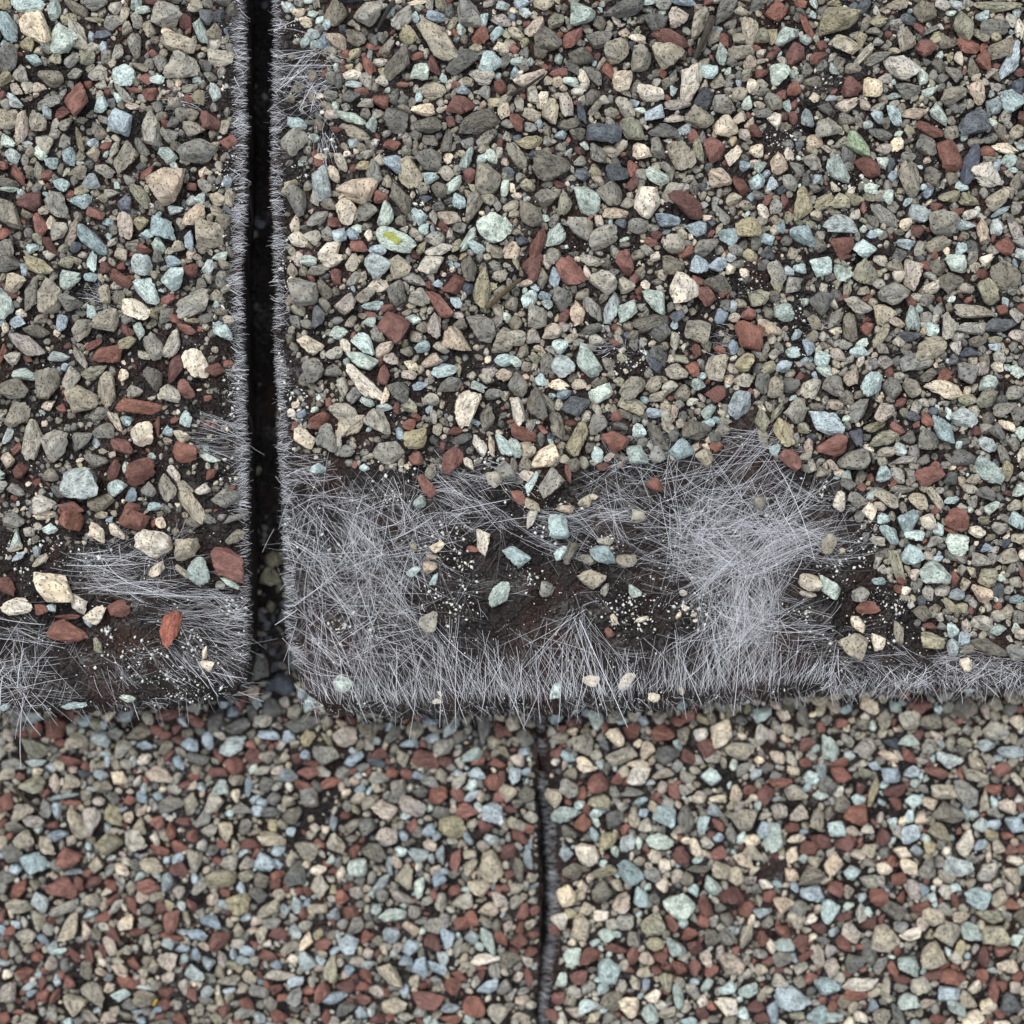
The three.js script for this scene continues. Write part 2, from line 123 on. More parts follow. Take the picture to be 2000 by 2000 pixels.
[0, 500, Z, [[7,6,18,13,0,K],[30,8,26,11,20,O],[51,5,14,9,-15,O],[70,5,16,9,80,G],[80,9,10,9,0,R],[91,8,11,6,0,R],[92,18,18,9,30,R],[108,7,17,16,80,B],[131,4,15,9,0,B],[145,11,12,11,45,R],[131,18,23,17,20,G],[112,27,24,16,45,G],[53,17,22,15,-25,G],[69,16,11,8,0,G],[12,20,18,13,-30,T],[24,29,28,11,95,K],[38,31,26,18,85,T],[54,35,18,13,0,K],[7,26,16,6,45,R],[3,36,24,14,70,G],[14,50,14,10,-10,B],[47,50,18,10,60,B],[62,56,18,13,-70,T],[80,50,22,17,-15,T],[103,40,24,16,35,C],[127,32,10,8,0,R],[146,36,30,17,-20,T],[125,45,16,11,-50,K],[147,49,16,4,5,O],[156,47,12,7,-30,K],[141,55,19,8,5,R],[168,58,14,12,0,G],[28,57,20,10,10,K],[21,67,32,14,28,P],[2,74,16,6,95,R],[11,78,13,9,0,T],[21,78,8,5,40,R],[45,77,15,8,20,B],[49,84,8,6,0,B],[61,78,20,8,50,T],[18,89,25,9,10,G],[83,75,26,16,-30,R],[71,67,14,6,-35,R],[96,67,22,10,5,O],[105,57,13,9,80,G],[96,57,12,8,50,R],[117,68,22,14,70,T],[109,75,12,6,20,T],[131,67,24,10,-60,T],[148,82,24,17,70,C],[133,85,24,10,-70,R],[141,101,16,11,45,R],[163,86,14,9,-20,R],[173,81,8,6,0,R],[36,96,26,18,100,T],[55,93,19,14,90,T],[72,88,20,10,-20,O],[93,90,12,9,-30,C],[81,101,26,13,85,T],[10,100,26,16,10,K],[36,113,11,8,0,P],[47,115,9,7,0,R],[62,109,24,20,0,T],[75,119,16,10,-25,K],[102,102,12,10,0,T],[117,93,20,14,70,K],[129,104,16,14,0,T],[107,115,36,12,8,R],[14,120,22,16,-60,T],[25,139,30,14,100,T],[43,142,26,24,0,T],[62,140,18,14,-60,K],[7,135,17,6,-65,B],[88,125,20,7,60,C],[96,124,10,8,30,G],[79,132,17,12,10,K],[109,135,18,17,0,C],[119,129,16,5,85,R],[132,124,7,5,0,R],[141,123,13,11,80,G],[127,132,10,8,0,G],[138,136,12,11,0,C],[140,149,19,15,25,R],[93,143,18,11,20,R],[73,141,8,6,60,B],[13,146,10,6,-40,R],[6,154,12,11,100,P],[16,162,12,12,0,R],[61,154,7,4,-20,C],[73,155,18,10,10,K],[86,162,18,9,-70,R],[95,159,11,6,80,G],[107,163,24,18,-20,R],[115,151,7,5,0,G],[159,153,17,6,15,G],[160,164,11,8,-20,R],[132,165,15,8,70,C],[127,175,22,12,70,T],[39,165,12,10,0,K],[63,171,33,22,5,B],[89,175,15,14,0,G],[100,181,13,8,-60,B],[113,177,12,10,60,T],[144,187,36,12,60,T],[141,175,15,8,30,T],[153,176,12,8,10,C],[172,183,23,15,0,T],[13,176,15,11,0,T],[22,172,5,4,0,C],[33,187,18,14,-20,C],[54,190,20,10,15,R],[77,187,20,13,-10,K],[101,190,18,10,0,R],[117,189,13,7,-10,G],[1,174,12,9,0,T],[46,178,14,9,0,K]]],
[500, 500, Z, [[40,4,13,9,0,G],[57,4,19,12,10,C],[73,5,14,12,90,T],[92,8,20,18,80,B],[109,9,18,16,90,T],[133,5,24,15,-25,C],[152,7,6,5,0,G],[161,10,20,12,90,K],[149,22,18,13,-55,R],[139,36,26,11,60,R],[171,25,34,13,95,O],[184,16,12,9,0,T],[36,27,24,21,0,T],[53,27,20,9,60,K],[47,11,16,8,10,K],[61,16,13,8,80,R],[74,18,14,7,-50,T],[93,22,17,10,0,C],[83,30,16,12,0,T],[107,29,20,13,60,K],[124,32,17,13,0,T],[120,18,18,8,20,T],[137,21,10,6,0,B],[151,35,11,8,30,B],[68,38,23,18,70,P],[88,38,17,7,-10,G],[47,46,17,11,80,D],[61,49,10,6,0,T],[72,50,13,7,-45,T],[63,58,14,10,0,G],[87,50,10,8,-40,G],[104,54,24,21,30,R],[119,48,12,8,10,G],[135,54,20,13,75,P],[153,45,8,6,0,P],[170,54,26,17,40,K],[152,65,24,18,45,P],[186,65,22,18,-30,T],[126,54,10,9,0,K],[91,60,14,9,60,T],[82,66,21,14,20,G],[41,68,21,14,10,C],[59,73,13,10,0,T],[68,68,14,7,60,C],[97,70,18,9,-40,P],[121,61,12,9,20,T],[125,69,13,9,0,G],[140,69,14,9,10,T],[115,72,13,8,0,K],[79,79,26,11,20,G],[102,78,12,10,0,P],[132,79,20,9,-15,P],[117,83,12,7,30,C],[116,90,12,10,-20,P],[142,87,20,12,-5,G],[188,79,18,10,5,G],[153,86,10,5,70,O],[43,86,18,16,60,K],[58,87,16,10,-10,K],[96,90,15,9,80,R],[82,98,40,12,45,C],[66,99,16,8,75,T],[74,105,14,9,-40,T],[109,102,20,13,50,K],[124,98,12,7,0,B],[146,98,20,11,-20,K],[168,99,13,7,35,G],[180,105,14,10,0,T],[174,92,12,9,20,T],[176,87,11,9,30,P],[186,90,12,10,-30,P],[98,105,16,6,95,C],[84,110,12,7,30,G],[97,115,12,7,10,B],[133,108,12,9,20,T],[158,115,29,18,-60,C],[175,121,22,12,-75,K],[66,118,22,13,15,T],[55,111,8,6,-70,R],[48,124,18,13,-20,R],[94,125,24,17,40,T],[72,129,22,16,0,T],[106,115,9,6,90,R],[116,114,16,10,50,O],[121,122,9,7,30,R],[116,128,11,9,-20,R],[109,135,11,7,50,B],[137,130,13,8,75,T],[134,121,12,6,70,T],[151,132,14,7,-5,R],[165,125,10,5,10,B],[53,138,22,15,80,T],[37,138,17,14,20,C],[122,138,20,17,-40,O],[62,138,14,8,60,T],[67,147,18,10,10,T],[99,148,26,17,0,T],[121,153,12,10,70,R],[148,154,22,15,90,R],[169,143,18,10,80,C],[156,138,16,7,-20,K],[178,143,18,5,75,P],[187,143,20,11,50,G],[188,163,18,16,20,T],[180,169,14,12,0,T],[161,157,12,6,50,C],[132,163,13,8,-70,T],[129,174,20,9,55,R],[124,186,10,9,-50,G],[47,160,12,8,0,G],[82,160,8,6,0,G],[114,159,5,4,0,C]]],
[1000, 500, Z, [[15,8,22,14,-70,R],[3,5,14,5,90,O],[44,12,26,17,60,R],[60,4,20,8,15,T],[70,5,14,8,15,K],[85,6,20,13,70,R],[23,17,16,9,90,K],[32,17,17,10,80,B],[12,20,16,6,-15,P],[69,20,23,19,10,T],[85,24,13,12,30,T],[101,22,9,8,0,C],[121,8,20,14,10,K],[140,8,16,14,40,B],[155,7,14,11,0,B],[165,10,9,8,90,C],[175,13,9,7,60,C],[127,24,23,21,70,C],[146,31,17,14,20,R],[140,19,9,8,0,R],[156,21,22,13,20,K],[186,32,16,14,0,O],[13,33,14,13,90,G],[25,31,10,7,30,G],[38,33,18,15,90,K],[27,37,13,8,-30,B],[19,46,18,17,0,T],[39,46,13,7,-60,R],[49,44,17,12,-60,P],[62,42,24,11,60,T],[75,39,26,11,-75,B],[87,42,20,13,-60,G],[107,34,22,15,30,G],[104,50,28,13,-15,K],[111,58,18,14,0,K],[87,60,7,6,0,D],[30,58,16,12,-40,P],[40,54,9,8,0,P],[59,55,18,8,-15,K],[45,62,11,8,0,T],[4,62,18,14,70,T],[37,68,12,11,-20,G],[57,81,28,16,40,G],[38,84,18,15,60,B],[17,77,10,7,50,O],[26,82,16,11,-70,K],[3,80,9,8,0,G],[4,97,20,14,80,K],[83,77,9,7,0,O],[110,76,20,12,50,K],[107,82,18,8,45,D],[124,88,18,15,30,T],[123,64,18,7,90,T],[139,57,26,17,10,T],[129,69,6,4,90,C],[139,72,11,7,90,R],[137,85,16,10,60,R],[157,71,10,6,30,R],[179,61,26,22,30,R],[190,54,14,11,60,P],[178,44,12,9,0,R],[168,46,9,8,0,P],[154,85,20,16,95,T],[175,81,15,14,0,O],[174,94,16,12,0,T],[155,104,17,14,10,R],[189,96,16,12,90,K],[172,112,24,17,-50,B],[161,125,10,6,0,T],[188,124,20,12,60,O],[35,97,16,9,10,C],[51,97,14,8,0,C],[39,104,13,8,-20,B],[67,104,18,13,-20,G],[48,113,22,17,-40,D],[27,110,20,8,50,O],[19,113,26,16,70,K],[90,100,22,14,-50,T],[107,97,14,10,-50,T],[110,106,17,9,-20,T],[141,98,11,9,30,G],[143,91,8,6,0,G],[136,110,10,7,0,C],[143,107,8,6,0,P],[90,113,20,11,15,O],[85,119,14,7,20,K],[108,119,14,10,40,B],[116,122,12,8,60,T],[148,118,12,12,0,G],[148,126,10,7,0,G],[4,118,22,10,75,C],[34,127,24,13,75,K],[65,127,20,13,-60,T],[51,137,30,13,-62,O],[9,134,22,10,10,R],[77,140,22,15,15,R],[96,132,12,11,0,G],[82,128,16,7,10,K],[110,137,26,12,50,K],[128,146,18,16,20,G],[94,150,19,16,10,G],[138,133,20,17,20,K],[145,151,13,12,30,T],[148,139,6,5,0,P],[25,153,24,15,-40,C],[12,147,15,13,0,T],[2,145,16,10,70,G],[64,150,14,10,60,G],[73,152,9,7,0,P],[47,157,12,10,90,K],[30,172,24,18,100,T],[42,164,17,6,85,R],[69,159,11,6,-10,R],[15,171,18,7,-40,G],[5,182,14,9,30,R],[15,188,14,9,60,T],[56,185,12,9,-50,T],[61,182,7,5,20,C],[107,172,12,11,0,R],[187,186,12,10,60,K],[40,191,14,6,0,P],[1,161,18,6,95,T]]],
[1500, 500, Z, [[24,10,10,8,0,G],[38,8,22,16,-10,G],[55,13,15,13,40,G],[72,14,22,18,60,O],[58,1,12,5,0,R],[95,8,14,11,0,K],[109,14,24,18,70,P],[98,15,12,10,-40,C],[124,24,14,9,-30,C],[141,5,17,14,30,G],[137,20,22,15,-25,K],[165,3,11,8,-20,C],[178,16,26,20,40,K],[164,27,20,18,10,O],[6,13,20,12,70,T],[7,22,12,8,60,O],[19,22,12,12,0,T],[38,36,19,17,10,K],[27,35,7,6,0,G],[12,43,16,14,0,G],[4,56,16,9,15,P],[50,47,18,10,-40,K],[67,38,22,12,15,T],[56,32,10,4,-25,R],[75,32,9,5,-15,R],[94,29,24,16,-10,T],[85,44,18,16,30,T],[97,50,14,8,20,P],[108,47,19,11,70,G],[75,55,11,9,-30,R],[62,54,22,14,70,K],[51,57,10,6,-10,C],[84,62,24,8,-50,O],[155,42,32,12,5,T],[136,54,20,12,-80,T],[153,54,24,10,10,T],[174,52,26,11,-15,D],[176,41,9,8,0,R],[179,35,10,6,60,G],[187,59,14,12,0,P],[192,40,9,8,60,R],[157,65,14,8,-10,K],[171,64,12,6,0,O],[121,70,26,16,-20,T],[110,80,22,15,-20,T],[88,80,14,12,80,P],[107,61,20,7,0,D],[30,69,14,10,70,B],[21,60,10,7,-30,G],[5,74,10,9,0,T],[12,84,16,11,-20,B],[40,78,14,11,30,G],[43,87,14,9,40,G],[53,75,14,9,30,P],[67,72,14,9,-5,G],[58,67,9,7,0,T],[63,92,15,11,-45,P],[24,91,10,6,-30,R],[31,83,10,6,20,K],[5,100,16,15,60,T],[16,99,14,13,0,K],[32,100,18,13,-60,T],[49,98,20,15,10,K],[78,97,22,15,-60,G],[93,100,16,13,60,K],[108,100,15,13,20,T],[132,100,30,14,15,C],[148,88,18,17,60,T],[161,86,14,11,-40,P],[165,97,16,12,-40,G],[173,84,10,8,20,C],[188,88,12,10,0,G],[165,108,18,13,-40,O],[186,103,14,11,0,T],[150,109,14,9,0,O],[100,111,10,7,-30,R],[86,118,22,13,-20,P],[68,116,22,13,-55,T],[50,112,14,9,20,P],[110,121,14,7,20,D],[119,124,12,8,60,R],[131,131,26,12,55,G],[147,122,20,14,10,B],[178,115,20,11,-20,K],[180,128,14,8,50,C],[156,131,10,7,50,R],[165,142,15,10,40,B],[173,134,14,9,60,K],[190,134,12,8,90,G],[21,118,20,17,60,T],[7,118,18,6,-65,O],[43,126,28,16,10,B],[66,138,14,10,80,S],[80,129,22,8,-10,O],[86,138,24,11,-20,O],[48,144,24,15,-15,R],[17,153,18,14,30,R],[12,133,24,14,70,O],[66,154,26,18,20,K],[89,148,14,8,-10,T],[99,146,11,9,40,B],[102,154,20,6,-5,P],[119,140,22,16,30,K],[147,151,20,14,0,K],[165,162,28,14,50,G],[178,152,26,9,30,T],[180,164,20,8,95,O],[121,166,22,14,0,R],[125,158,9,8,0,R],[86,165,16,12,60,G],[94,172,9,4,-40,R],[133,158,9,6,0,T],[138,168,14,10,20,K],[60,173,12,10,0,K],[70,174,9,6,20,R],[54,185,14,11,-60,C],[66,184,14,12,0,K],[88,182,26,11,50,T],[84,189,10,7,20,P],[100,176,20,6,10,K],[114,185,16,12,60,T],[126,183,20,8,55,T],[139,184,16,6,-20,G],[189,177,14,10,-30,G],[181,179,8,4,10,R],[163,178,18,9,20,K],[185,188,16,8,-10,T]]],
[0, 1000, Z, [[12,6,16,12,0,T],[34,2,18,7,-10,C],[55,7,24,19,-40,R],[76,2,14,6,0,T],[101,6,24,16,20,R],[37,13,14,8,-20,G],[22,15,10,8,0,T],[13,21,14,9,-70,G],[12,27,12,5,-10,P],[15,33,13,5,-25,B],[28,30,10,8,-50,B],[31,37,14,6,-40,T],[74,16,18,11,40,C],[88,14,19,10,15,C],[83,6,6,5,0,B],[121,8,11,8,80,C],[146,7,11,8,10,K],[153,3,22,8,20,T],[178,4,20,6,-25,T],[117,24,28,20,15,C],[141,28,22,18,-70,T],[138,45,14,5,40,T],[119,43,15,9,-50,C],[152,45,20,17,50,G],[178,19,16,8,-40,K],[174,40,32,20,25,R],[174,53,16,6,30,G],[167,55,8,6,0,T],[6,56,18,12,45,R],[14,71,24,13,0,C],[32,74,12,9,20,R],[39,72,9,6,20,B],[42,56,36,22,40,C],[60,69,18,11,40,C],[74,78,18,12,-25,C],[91,73,17,13,-15,R],[53,90,30,16,15,R],[51,79,20,4,0,R],[67,82,10,6,40,B],[74,101,13,7,65,O],[129,88,28,14,100,Q],[155,106,10,4,-70,C],[156,116,11,8,10,C],[97,141,13,6,10,G],[56,146,20,5,-5,G],[4,147,7,6,0,G],[43,162,18,16,90,R],[45,174,11,7,0,R],[27,178,24,13,10,O],[60,172,15,12,0,T],[77,170,18,12,30,B],[92,178,16,11,-40,T],[110,186,12,9,-40,C],[112,155,12,8,70,T],[127,153,20,9,-10,R],[125,168,10,8,-30,R],[134,163,9,8,0,R],[148,158,14,9,20,R],[163,156,24,14,-60,K],[180,162,24,11,-20,K],[177,176,24,13,-25,B],[189,175,10,7,0,R],[145,175,14,11,30,B],[150,186,18,9,0,K],[128,184,12,6,-40,R],[125,178,14,8,-30,T],[135,189,14,8,70,B],[10,190,22,9,-10,T],[78,182,14,5,0,B],[105,166,20,14,-10,K],[28,189,16,7,0,B],[54,187,20,10,0,R],[96,190,10,8,0,T]]],
[500, 1000, Z, [[119,26,8,6,30,O],[137,26,11,7,-40,C],[132,34,9,5,20,P],[131,42,11,9,20,P],[119,45,11,8,0,G],[135,51,12,5,-60,G],[163,28,9,5,10,R],[172,22,21,13,70,C],[184,62,22,13,-55,G],[131,82,17,14,-60,T],[66,130,16,15,0,G],[136,143,9,5,20,C],[139,137,5,3,50,C],[6,157,14,10,-20,T],[35,160,28,12,-20,K],[16,161,9,6,0,P],[10,168,18,7,10,B],[24,170,12,9,-30,B],[54,159,14,10,80,K],[68,170,19,14,-10,P],[54,171,14,6,40,O],[40,170,13,12,90,O],[52,182,28,17,25,T],[74,186,18,9,-25,B],[93,182,14,9,10,R],[71,157,10,7,50,R],[85,164,18,13,60,K],[103,168,18,9,-30,K],[116,175,16,6,-15,B],[133,170,12,9,0,B],[132,156,16,9,10,B],[148,162,20,9,-50,B],[172,164,24,9,90,K],[185,165,14,11,40,R],[142,178,17,15,0,T],[163,184,20,11,-30,G],[187,180,16,8,45,O],[126,175,8,5,60,R],[128,186,22,12,20,R],[8,184,14,12,-50,T],[31,186,12,8,90,R],[37,182,9,7,0,B],[111,186,14,10,90,T],[42,190,14,6,0,R],[91,189,16,7,0,D],[140,188,16,8,10,R],[168,188,12,8,-30,R],[182,189,14,9,0,R]]],
[1000, 1000, Z, [[14,5,16,7,-65,C],[35,11,19,16,90,G],[3,34,22,15,10,G],[37,31,12,8,-30,G],[44,31,18,8,-70,K],[70,22,13,7,20,T],[69,32,22,13,30,G],[86,37,16,10,5,T],[57,36,15,8,15,K],[60,49,18,15,40,T],[70,58,10,6,-70,T],[92,60,12,9,20,G],[95,4,13,10,20,T],[26,58,12,11,90,T],[73,91,8,6,50,R],[98,81,11,4,-15,C],[77,81,9,5,70,C],[129,61,6,5,0,C],[130,72,6,4,50,C],[126,78,7,4,-60,C],[137,77,5,4,0,C],[138,82,4,3,0,C],[60,128,14,11,0,C],[86,128,18,12,-20,C],[33,135,12,9,90,G],[107,140,9,7,0,C],[128,135,6,5,90,C],[48,158,18,8,-5,R],[64,156,18,12,80,G],[90,166,18,14,90,R],[78,169,15,12,30,C],[36,170,13,9,5,T],[114,166,18,15,5,R],[54,175,18,17,60,T],[56,190,16,9,0,C],[42,185,13,8,35,G],[70,176,11,7,40,D],[82,184,26,13,-5,T],[102,180,15,11,-60,P],[117,182,20,15,0,K],[130,168,16,11,80,K],[143,168,12,11,60,C],[157,167,26,17,-60,C],[146,178,16,14,30,R],[132,184,18,12,80,R],[172,180,22,14,-10,T],[187,167,24,13,70,C],[152,185,16,10,-20,P],[95,190,18,7,0,C],[186,187,9,6,10,C],[133,154,12,10,0,R],[173,157,10,9,80,K],[125,176,10,6,60,G],[10,170,14,12,80,K]]],
[1500, 1000, Z, [[87,5,11,9,0,G],[104,7,17,17,0,G],[92,17,20,10,60,G],[110,17,15,9,20,G],[121,8,13,11,60,C],[142,5,18,15,20,R],[137,14,12,4,10,R],[157,15,13,9,0,C],[174,12,13,10,10,T],[188,7,15,14,90,G],[125,22,14,9,-40,T],[142,24,19,17,30,G],[145,35,12,7,30,K],[97,40,24,9,75,O],[107,33,16,15,50,G],[120,33,9,7,0,P],[126,46,24,20,20,G],[110,48,9,9,0,P],[134,51,9,7,-60,P],[160,37,17,10,20,T],[166,48,18,16,-30,O],[148,55,10,9,-60,T],[160,61,18,13,30,P],[180,33,18,11,-10,T],[190,20,14,9,0,T],[192,32,9,8,90,C],[187,66,12,7,-20,G],[187,53,12,9,40,T],[46,24,16,11,90,T],[56,29,6,4,20,C],[31,53,18,12,20,C],[46,56,22,13,60,G],[30,62,13,5,5,T],[69,62,13,12,0,T],[75,72,19,10,5,R],[83,52,10,8,40,G],[98,58,8,6,30,R],[67,84,15,9,35,C],[65,100,22,19,50,T],[83,97,15,10,70,C],[98,91,18,8,80,T],[115,76,14,12,0,K],[122,86,12,5,10,R],[123,97,20,12,10,O],[129,79,8,6,60,T],[136,70,14,7,50,O],[142,62,12,9,0,B],[138,89,12,9,50,G],[149,86,11,9,30,P],[161,82,16,12,20,T],[173,89,13,8,10,G],[165,101,30,12,20,K],[186,106,16,12,30,T],[149,115,11,9,60,C],[191,92,10,9,0,P],[50,147,13,9,40,P],[10,153,14,11,10,C],[15,165,14,9,50,T],[26,155,20,12,80,K],[40,163,11,10,-30,R],[55,159,10,8,0,R],[28,176,16,10,-50,R],[46,177,22,14,70,G],[60,172,12,9,80,T],[73,177,18,16,0,P],[71,160,11,9,0,K],[87,157,18,11,-70,T],[106,157,18,14,0,T],[122,158,18,14,20,K],[106,172,18,8,10,G],[92,174,14,9,30,D],[121,176,14,12,0,T],[106,185,16,8,50,R],[90,184,18,8,20,P],[135,187,20,11,20,B],[148,174,14,8,30,O],[164,176,14,10,0,B],[183,181,24,10,5,B],[171,165,20,15,0,T],[188,158,12,10,60,C],[163,150,14,7,80,P],[150,164,9,8,0,K],[138,165,14,7,-40,T],[3,170,16,7,70,P],[7,185,14,9,30,P],[28,189,10,8,0,R],[53,189,16,8,-10,R],[17,186,14,8,80,T],[70,190,12,7,0,T]]],
[0, 1500, Z, [[6,4,16,10,-30,T],[15,6,12,6,0,R],[27,13,22,14,-25,O],[10,14,18,5,50,P],[5,26,16,12,90,R],[17,32,20,12,-25,T],[26,40,16,9,0,P],[12,44,18,10,-10,K],[42,12,16,9,90,P],[55,10,14,11,40,T],[65,4,14,7,5,D],[77,5,12,8,0,B],[90,7,13,10,5,C],[49,21,24,4,-10,B],[43,32,14,8,95,B],[55,26,14,5,0,R],[78,14,14,10,0,K],[75,25,10,7,0,P],[86,23,11,9,0,K],[98,24,12,8,-30,R],[109,15,11,6,-70,B],[120,21,10,8,20,B],[104,10,13,6,-70,C],[122,5,22,12,20,P],[165,3,16,8,10,R],[179,8,13,10,0,K],[167,14,13,11,0,G],[178,20,12,7,-65,C],[188,14,16,6,95,B],[130,27,24,14,-20,K],[144,27,20,12,-75,T],[163,25,18,17,0,T],[182,30,18,8,-5,T],[145,14,12,6,-30,P],[140,12,9,6,0,R],[86,36,20,14,60,O],[70,39,24,15,80,P],[58,43,30,14,60,T],[83,57,22,17,0,O],[40,43,10,7,0,R],[44,50,17,10,-10,B],[36,59,20,12,45,T],[19,53,16,14,0,T],[54,67,20,17,0,R],[103,55,22,18,30,T],[105,44,14,10,80,T],[119,41,12,11,0,R],[108,32,11,6,-45,P],[118,53,10,7,60,C],[129,47,14,8,80,R],[121,62,16,9,20,R],[155,37,18,9,-70,T],[157,47,14,11,0,T],[170,46,18,13,30,T],[185,43,16,11,-40,K],[189,57,16,9,0,R],[168,57,9,7,20,R],[27,72,25,18,20,G],[12,76,10,9,0,B],[5,82,12,9,30,K],[56,78,16,4,-5,B],[15,91,20,10,-45,R],[48,90,24,17,15,R],[60,87,12,10,60,R],[72,86,11,10,0,R],[84,88,12,9,0,R],[73,73,16,10,-45,T],[93,77,13,9,30,C],[103,74,12,8,60,K],[105,82,11,6,-35,G],[115,73,20,12,15,T],[112,89,20,12,5,R],[99,90,12,8,-60,T],[135,76,14,11,0,R],[148,70,20,12,80,T],[174,71,16,12,-20,T],[167,83,24,14,0,O],[151,89,15,8,-35,T],[164,70,10,7,0,R],[187,71,13,10,0,P],[180,101,20,18,30,O],[135,94,11,10,0,P],[31,101,18,14,75,B],[16,103,16,13,-20,T],[9,108,10,5,60,C],[50,105,24,9,-30,T],[70,99,15,11,10,T],[86,99,13,6,-20,R],[100,103,16,8,75,R],[69,110,13,5,-25,G],[88,104,16,7,-30,T],[80,112,16,8,-25,R],[96,116,15,12,0,C],[111,116,13,9,0,T],[130,115,20,12,-75,R],[129,127,20,6,10,R],[145,103,12,7,70,R],[138,103,10,6,40,B],[160,115,20,10,5,B],[150,126,18,11,0,B],[166,129,19,13,-20,R],[20,126,18,11,0,T],[8,122,10,8,0,R],[37,121,12,9,60,T],[54,120,26,12,-60,T],[73,125,10,9,60,K],[86,125,16,8,45,R],[104,123,12,7,-20,R],[112,132,14,8,100,T],[83,134,16,10,60,P],[96,137,10,8,0,T],[44,138,17,5,-20,G],[28,142,14,8,10,R],[56,140,16,7,60,R],[67,138,18,7,80,R],[78,138,12,5,70,R],[101,147,14,9,20,R],[128,144,17,15,40,P],[147,154,22,12,0,B],[158,146,12,9,60,B],[148,140,12,6,70,B],[138,135,12,6,0,B],[168,143,16,8,70,P],[187,137,12,8,0,B],[184,145,14,7,10,B],[176,140,10,6,90,B],[6,155,9,8,-60,C],[20,153,16,10,-10,R],[22,164,13,6,-20,B],[24,170,10,5,-20,B],[32,162,12,6,-80,R],[43,160,11,6,80,B],[53,161,12,9,0,R],[77,154,14,8,80,P],[91,152,14,9,20,P],[97,162,18,11,10,R],[127,157,12,9,0,P],[7,168,16,15,80,P],[55,178,18,18,40,T],[72,170,24,16,40,T],[92,170,15,9,-30,G],[110,165,14,5,10,B],[110,173,18,12,0,K],[140,165,16,9,80,P],[173,160,20,8,-10,T],[156,168,13,10,0,B],[173,168,12,5,-20,B],[126,170,12,10,0,R],[187,177,14,9,30,R],[124,178,10,9,0,R],[40,184,18,8,80,T],[24,188,14,10,-30,T],[4,188,9,9,0,R],[14,184,10,6,0,R],[82,188,12,9,0,P],[68,187,16,8,20,T],[104,184,10,4,0,B],[107,190,8,6,0,B],[122,189,10,8,0,R],[136,189,12,10,0,R],[151,182,10,8,90,T],[156,174,14,8,0,K],[185,184,16,9,-20,T],[104,177,9,5,0,R],[119,182,8,6,0,B]]],
[500, 1500, Y, [[3,1,8,4,-20,T],[9,8,6,4,0,T],[23,2,11,5,5,R],[32,6,10,5,-25,R],[20,8,10,6,20,R],[8,13,7,6,0,K],[14,14,6,5,0,T],[23,12,9,8,90,T],[16,20,9,7,-40,K],[6,19,9,5,-10,K],[7,30,12,6,5,T],[22,35,11,9,0,T],[33,23,8,4,90,B],[38,20,5,4,0,R],[41,24,9,6,-70,T],[15,27,4,4,0,B],[4,40,9,9,0,B],[17,45,10,10,0,K],[27,50,11,8,60,T],[37,55,7,6,30,R],[34,32,11,7,70,T],[36,45,8,4,-45,C],[44,42,9,9,45,G],[50,35,12,8,20,K],[56,29,10,9,30,P],[55,18,12,9,0,P],[49,14,10,6,-50,T],[67,16,13,8,10,P],[61,8,9,7,90,K],[53,4,10,5,10,T],[58,2,6,5,0,R],[74,6,8,5,0,T],[78,11,11,8,-35,R],[87,5,10,5,-40,T],[94,2,8,5,0,B],[90,18,10,6,0,R],[86,11,9,5,60,R],[92,12,8,5,-30,B],[101,19,9,9,0,B],[84,25,12,10,0,O],[67,24,6,4,-50,R],[74,26,6,6,0,B],[64,20,5,4,0,G],[63,29,5,4,90,B],[69,37,12,7,25,B],[74,33,7,5,0,P],[90,29,7,3,85,B],[79,37,11,4,90,B],[78,47,7,6,0,B],[85,39,10,5,-75,R],[97,33,6,5,0,T],[100,42,14,10,70,T],[91,42,8,5,-65,T],[64,46,12,7,95,T],[60,40,6,4,60,P],[57,42,9,3,85,B],[54,49,12,5,-40,B],[70,51,9,5,85,G],[59,62,15,6,5,G],[62,55,11,5,5,P],[54,54,6,6,0,T],[43,53,7,5,0,P],[33,62,6,5,0,B],[20,62,5,5,0,R],[17,69,6,6,0,B],[5,60,12,6,-20,T],[6,66,10,5,0,T],[42,68,11,7,-45,K],[47,72,7,5,-60,R],[40,75,9,8,0,B],[35,72,6,3,80,B],[22,74,10,6,-70,C],[29,75,8,5,0,R],[58,71,8,7,0,B],[66,68,9,6,60,P],[75,74,10,7,75,R],[82,72,9,6,80,B],[86,76,10,4,-70,T],[99,73,14,6,60,G],[88,66,7,6,0,R],[85,52,6,5,0,R],[95,51,10,8,0,T],[89,57,9,7,-30,T],[79,57,10,6,-50,T],[99,60,9,7,0,P],[92,64,7,6,70,R],[104,56,8,6,10,P],[98,81,13,5,-5,C],[104,72,9,5,60,R],[70,84,9,7,90,B],[64,82,6,5,0,B],[80,81,8,5,70,B],[77,85,10,5,30,B],[58,87,14,10,20,T],[48,79,6,5,80,P],[22,82,9,8,90,B],[32,85,12,6,100,O],[5,80,9,6,0,R],[40,86,5,5,0,B],[43,82,6,5,30,P],[47,89,9,5,45,R],[10,88,14,5,0,T],[9,94,7,5,0,R],[17,97,9,7,-60,T],[28,96,10,7,-50,R],[33,98,14,5,-15,B],[39,93,10,6,0,R],[59,101,14,7,5,T],[52,95,7,5,40,P],[73,99,14,9,15,R],[83,102,9,5,0,B],[99,93,10,6,-20,B],[93,101,10,9,0,R],[87,88,8,5,20,R],[103,104,10,8,60,T],[70,103,6,6,0,T],[10,106,8,6,0,R],[2,106,6,5,90,B],[52,107,8,4,0,R],[30,106,7,4,90,R],[64,106,8,4,0,T],[83,107,10,4,0,R],[96,88,5,4,90,R]]],
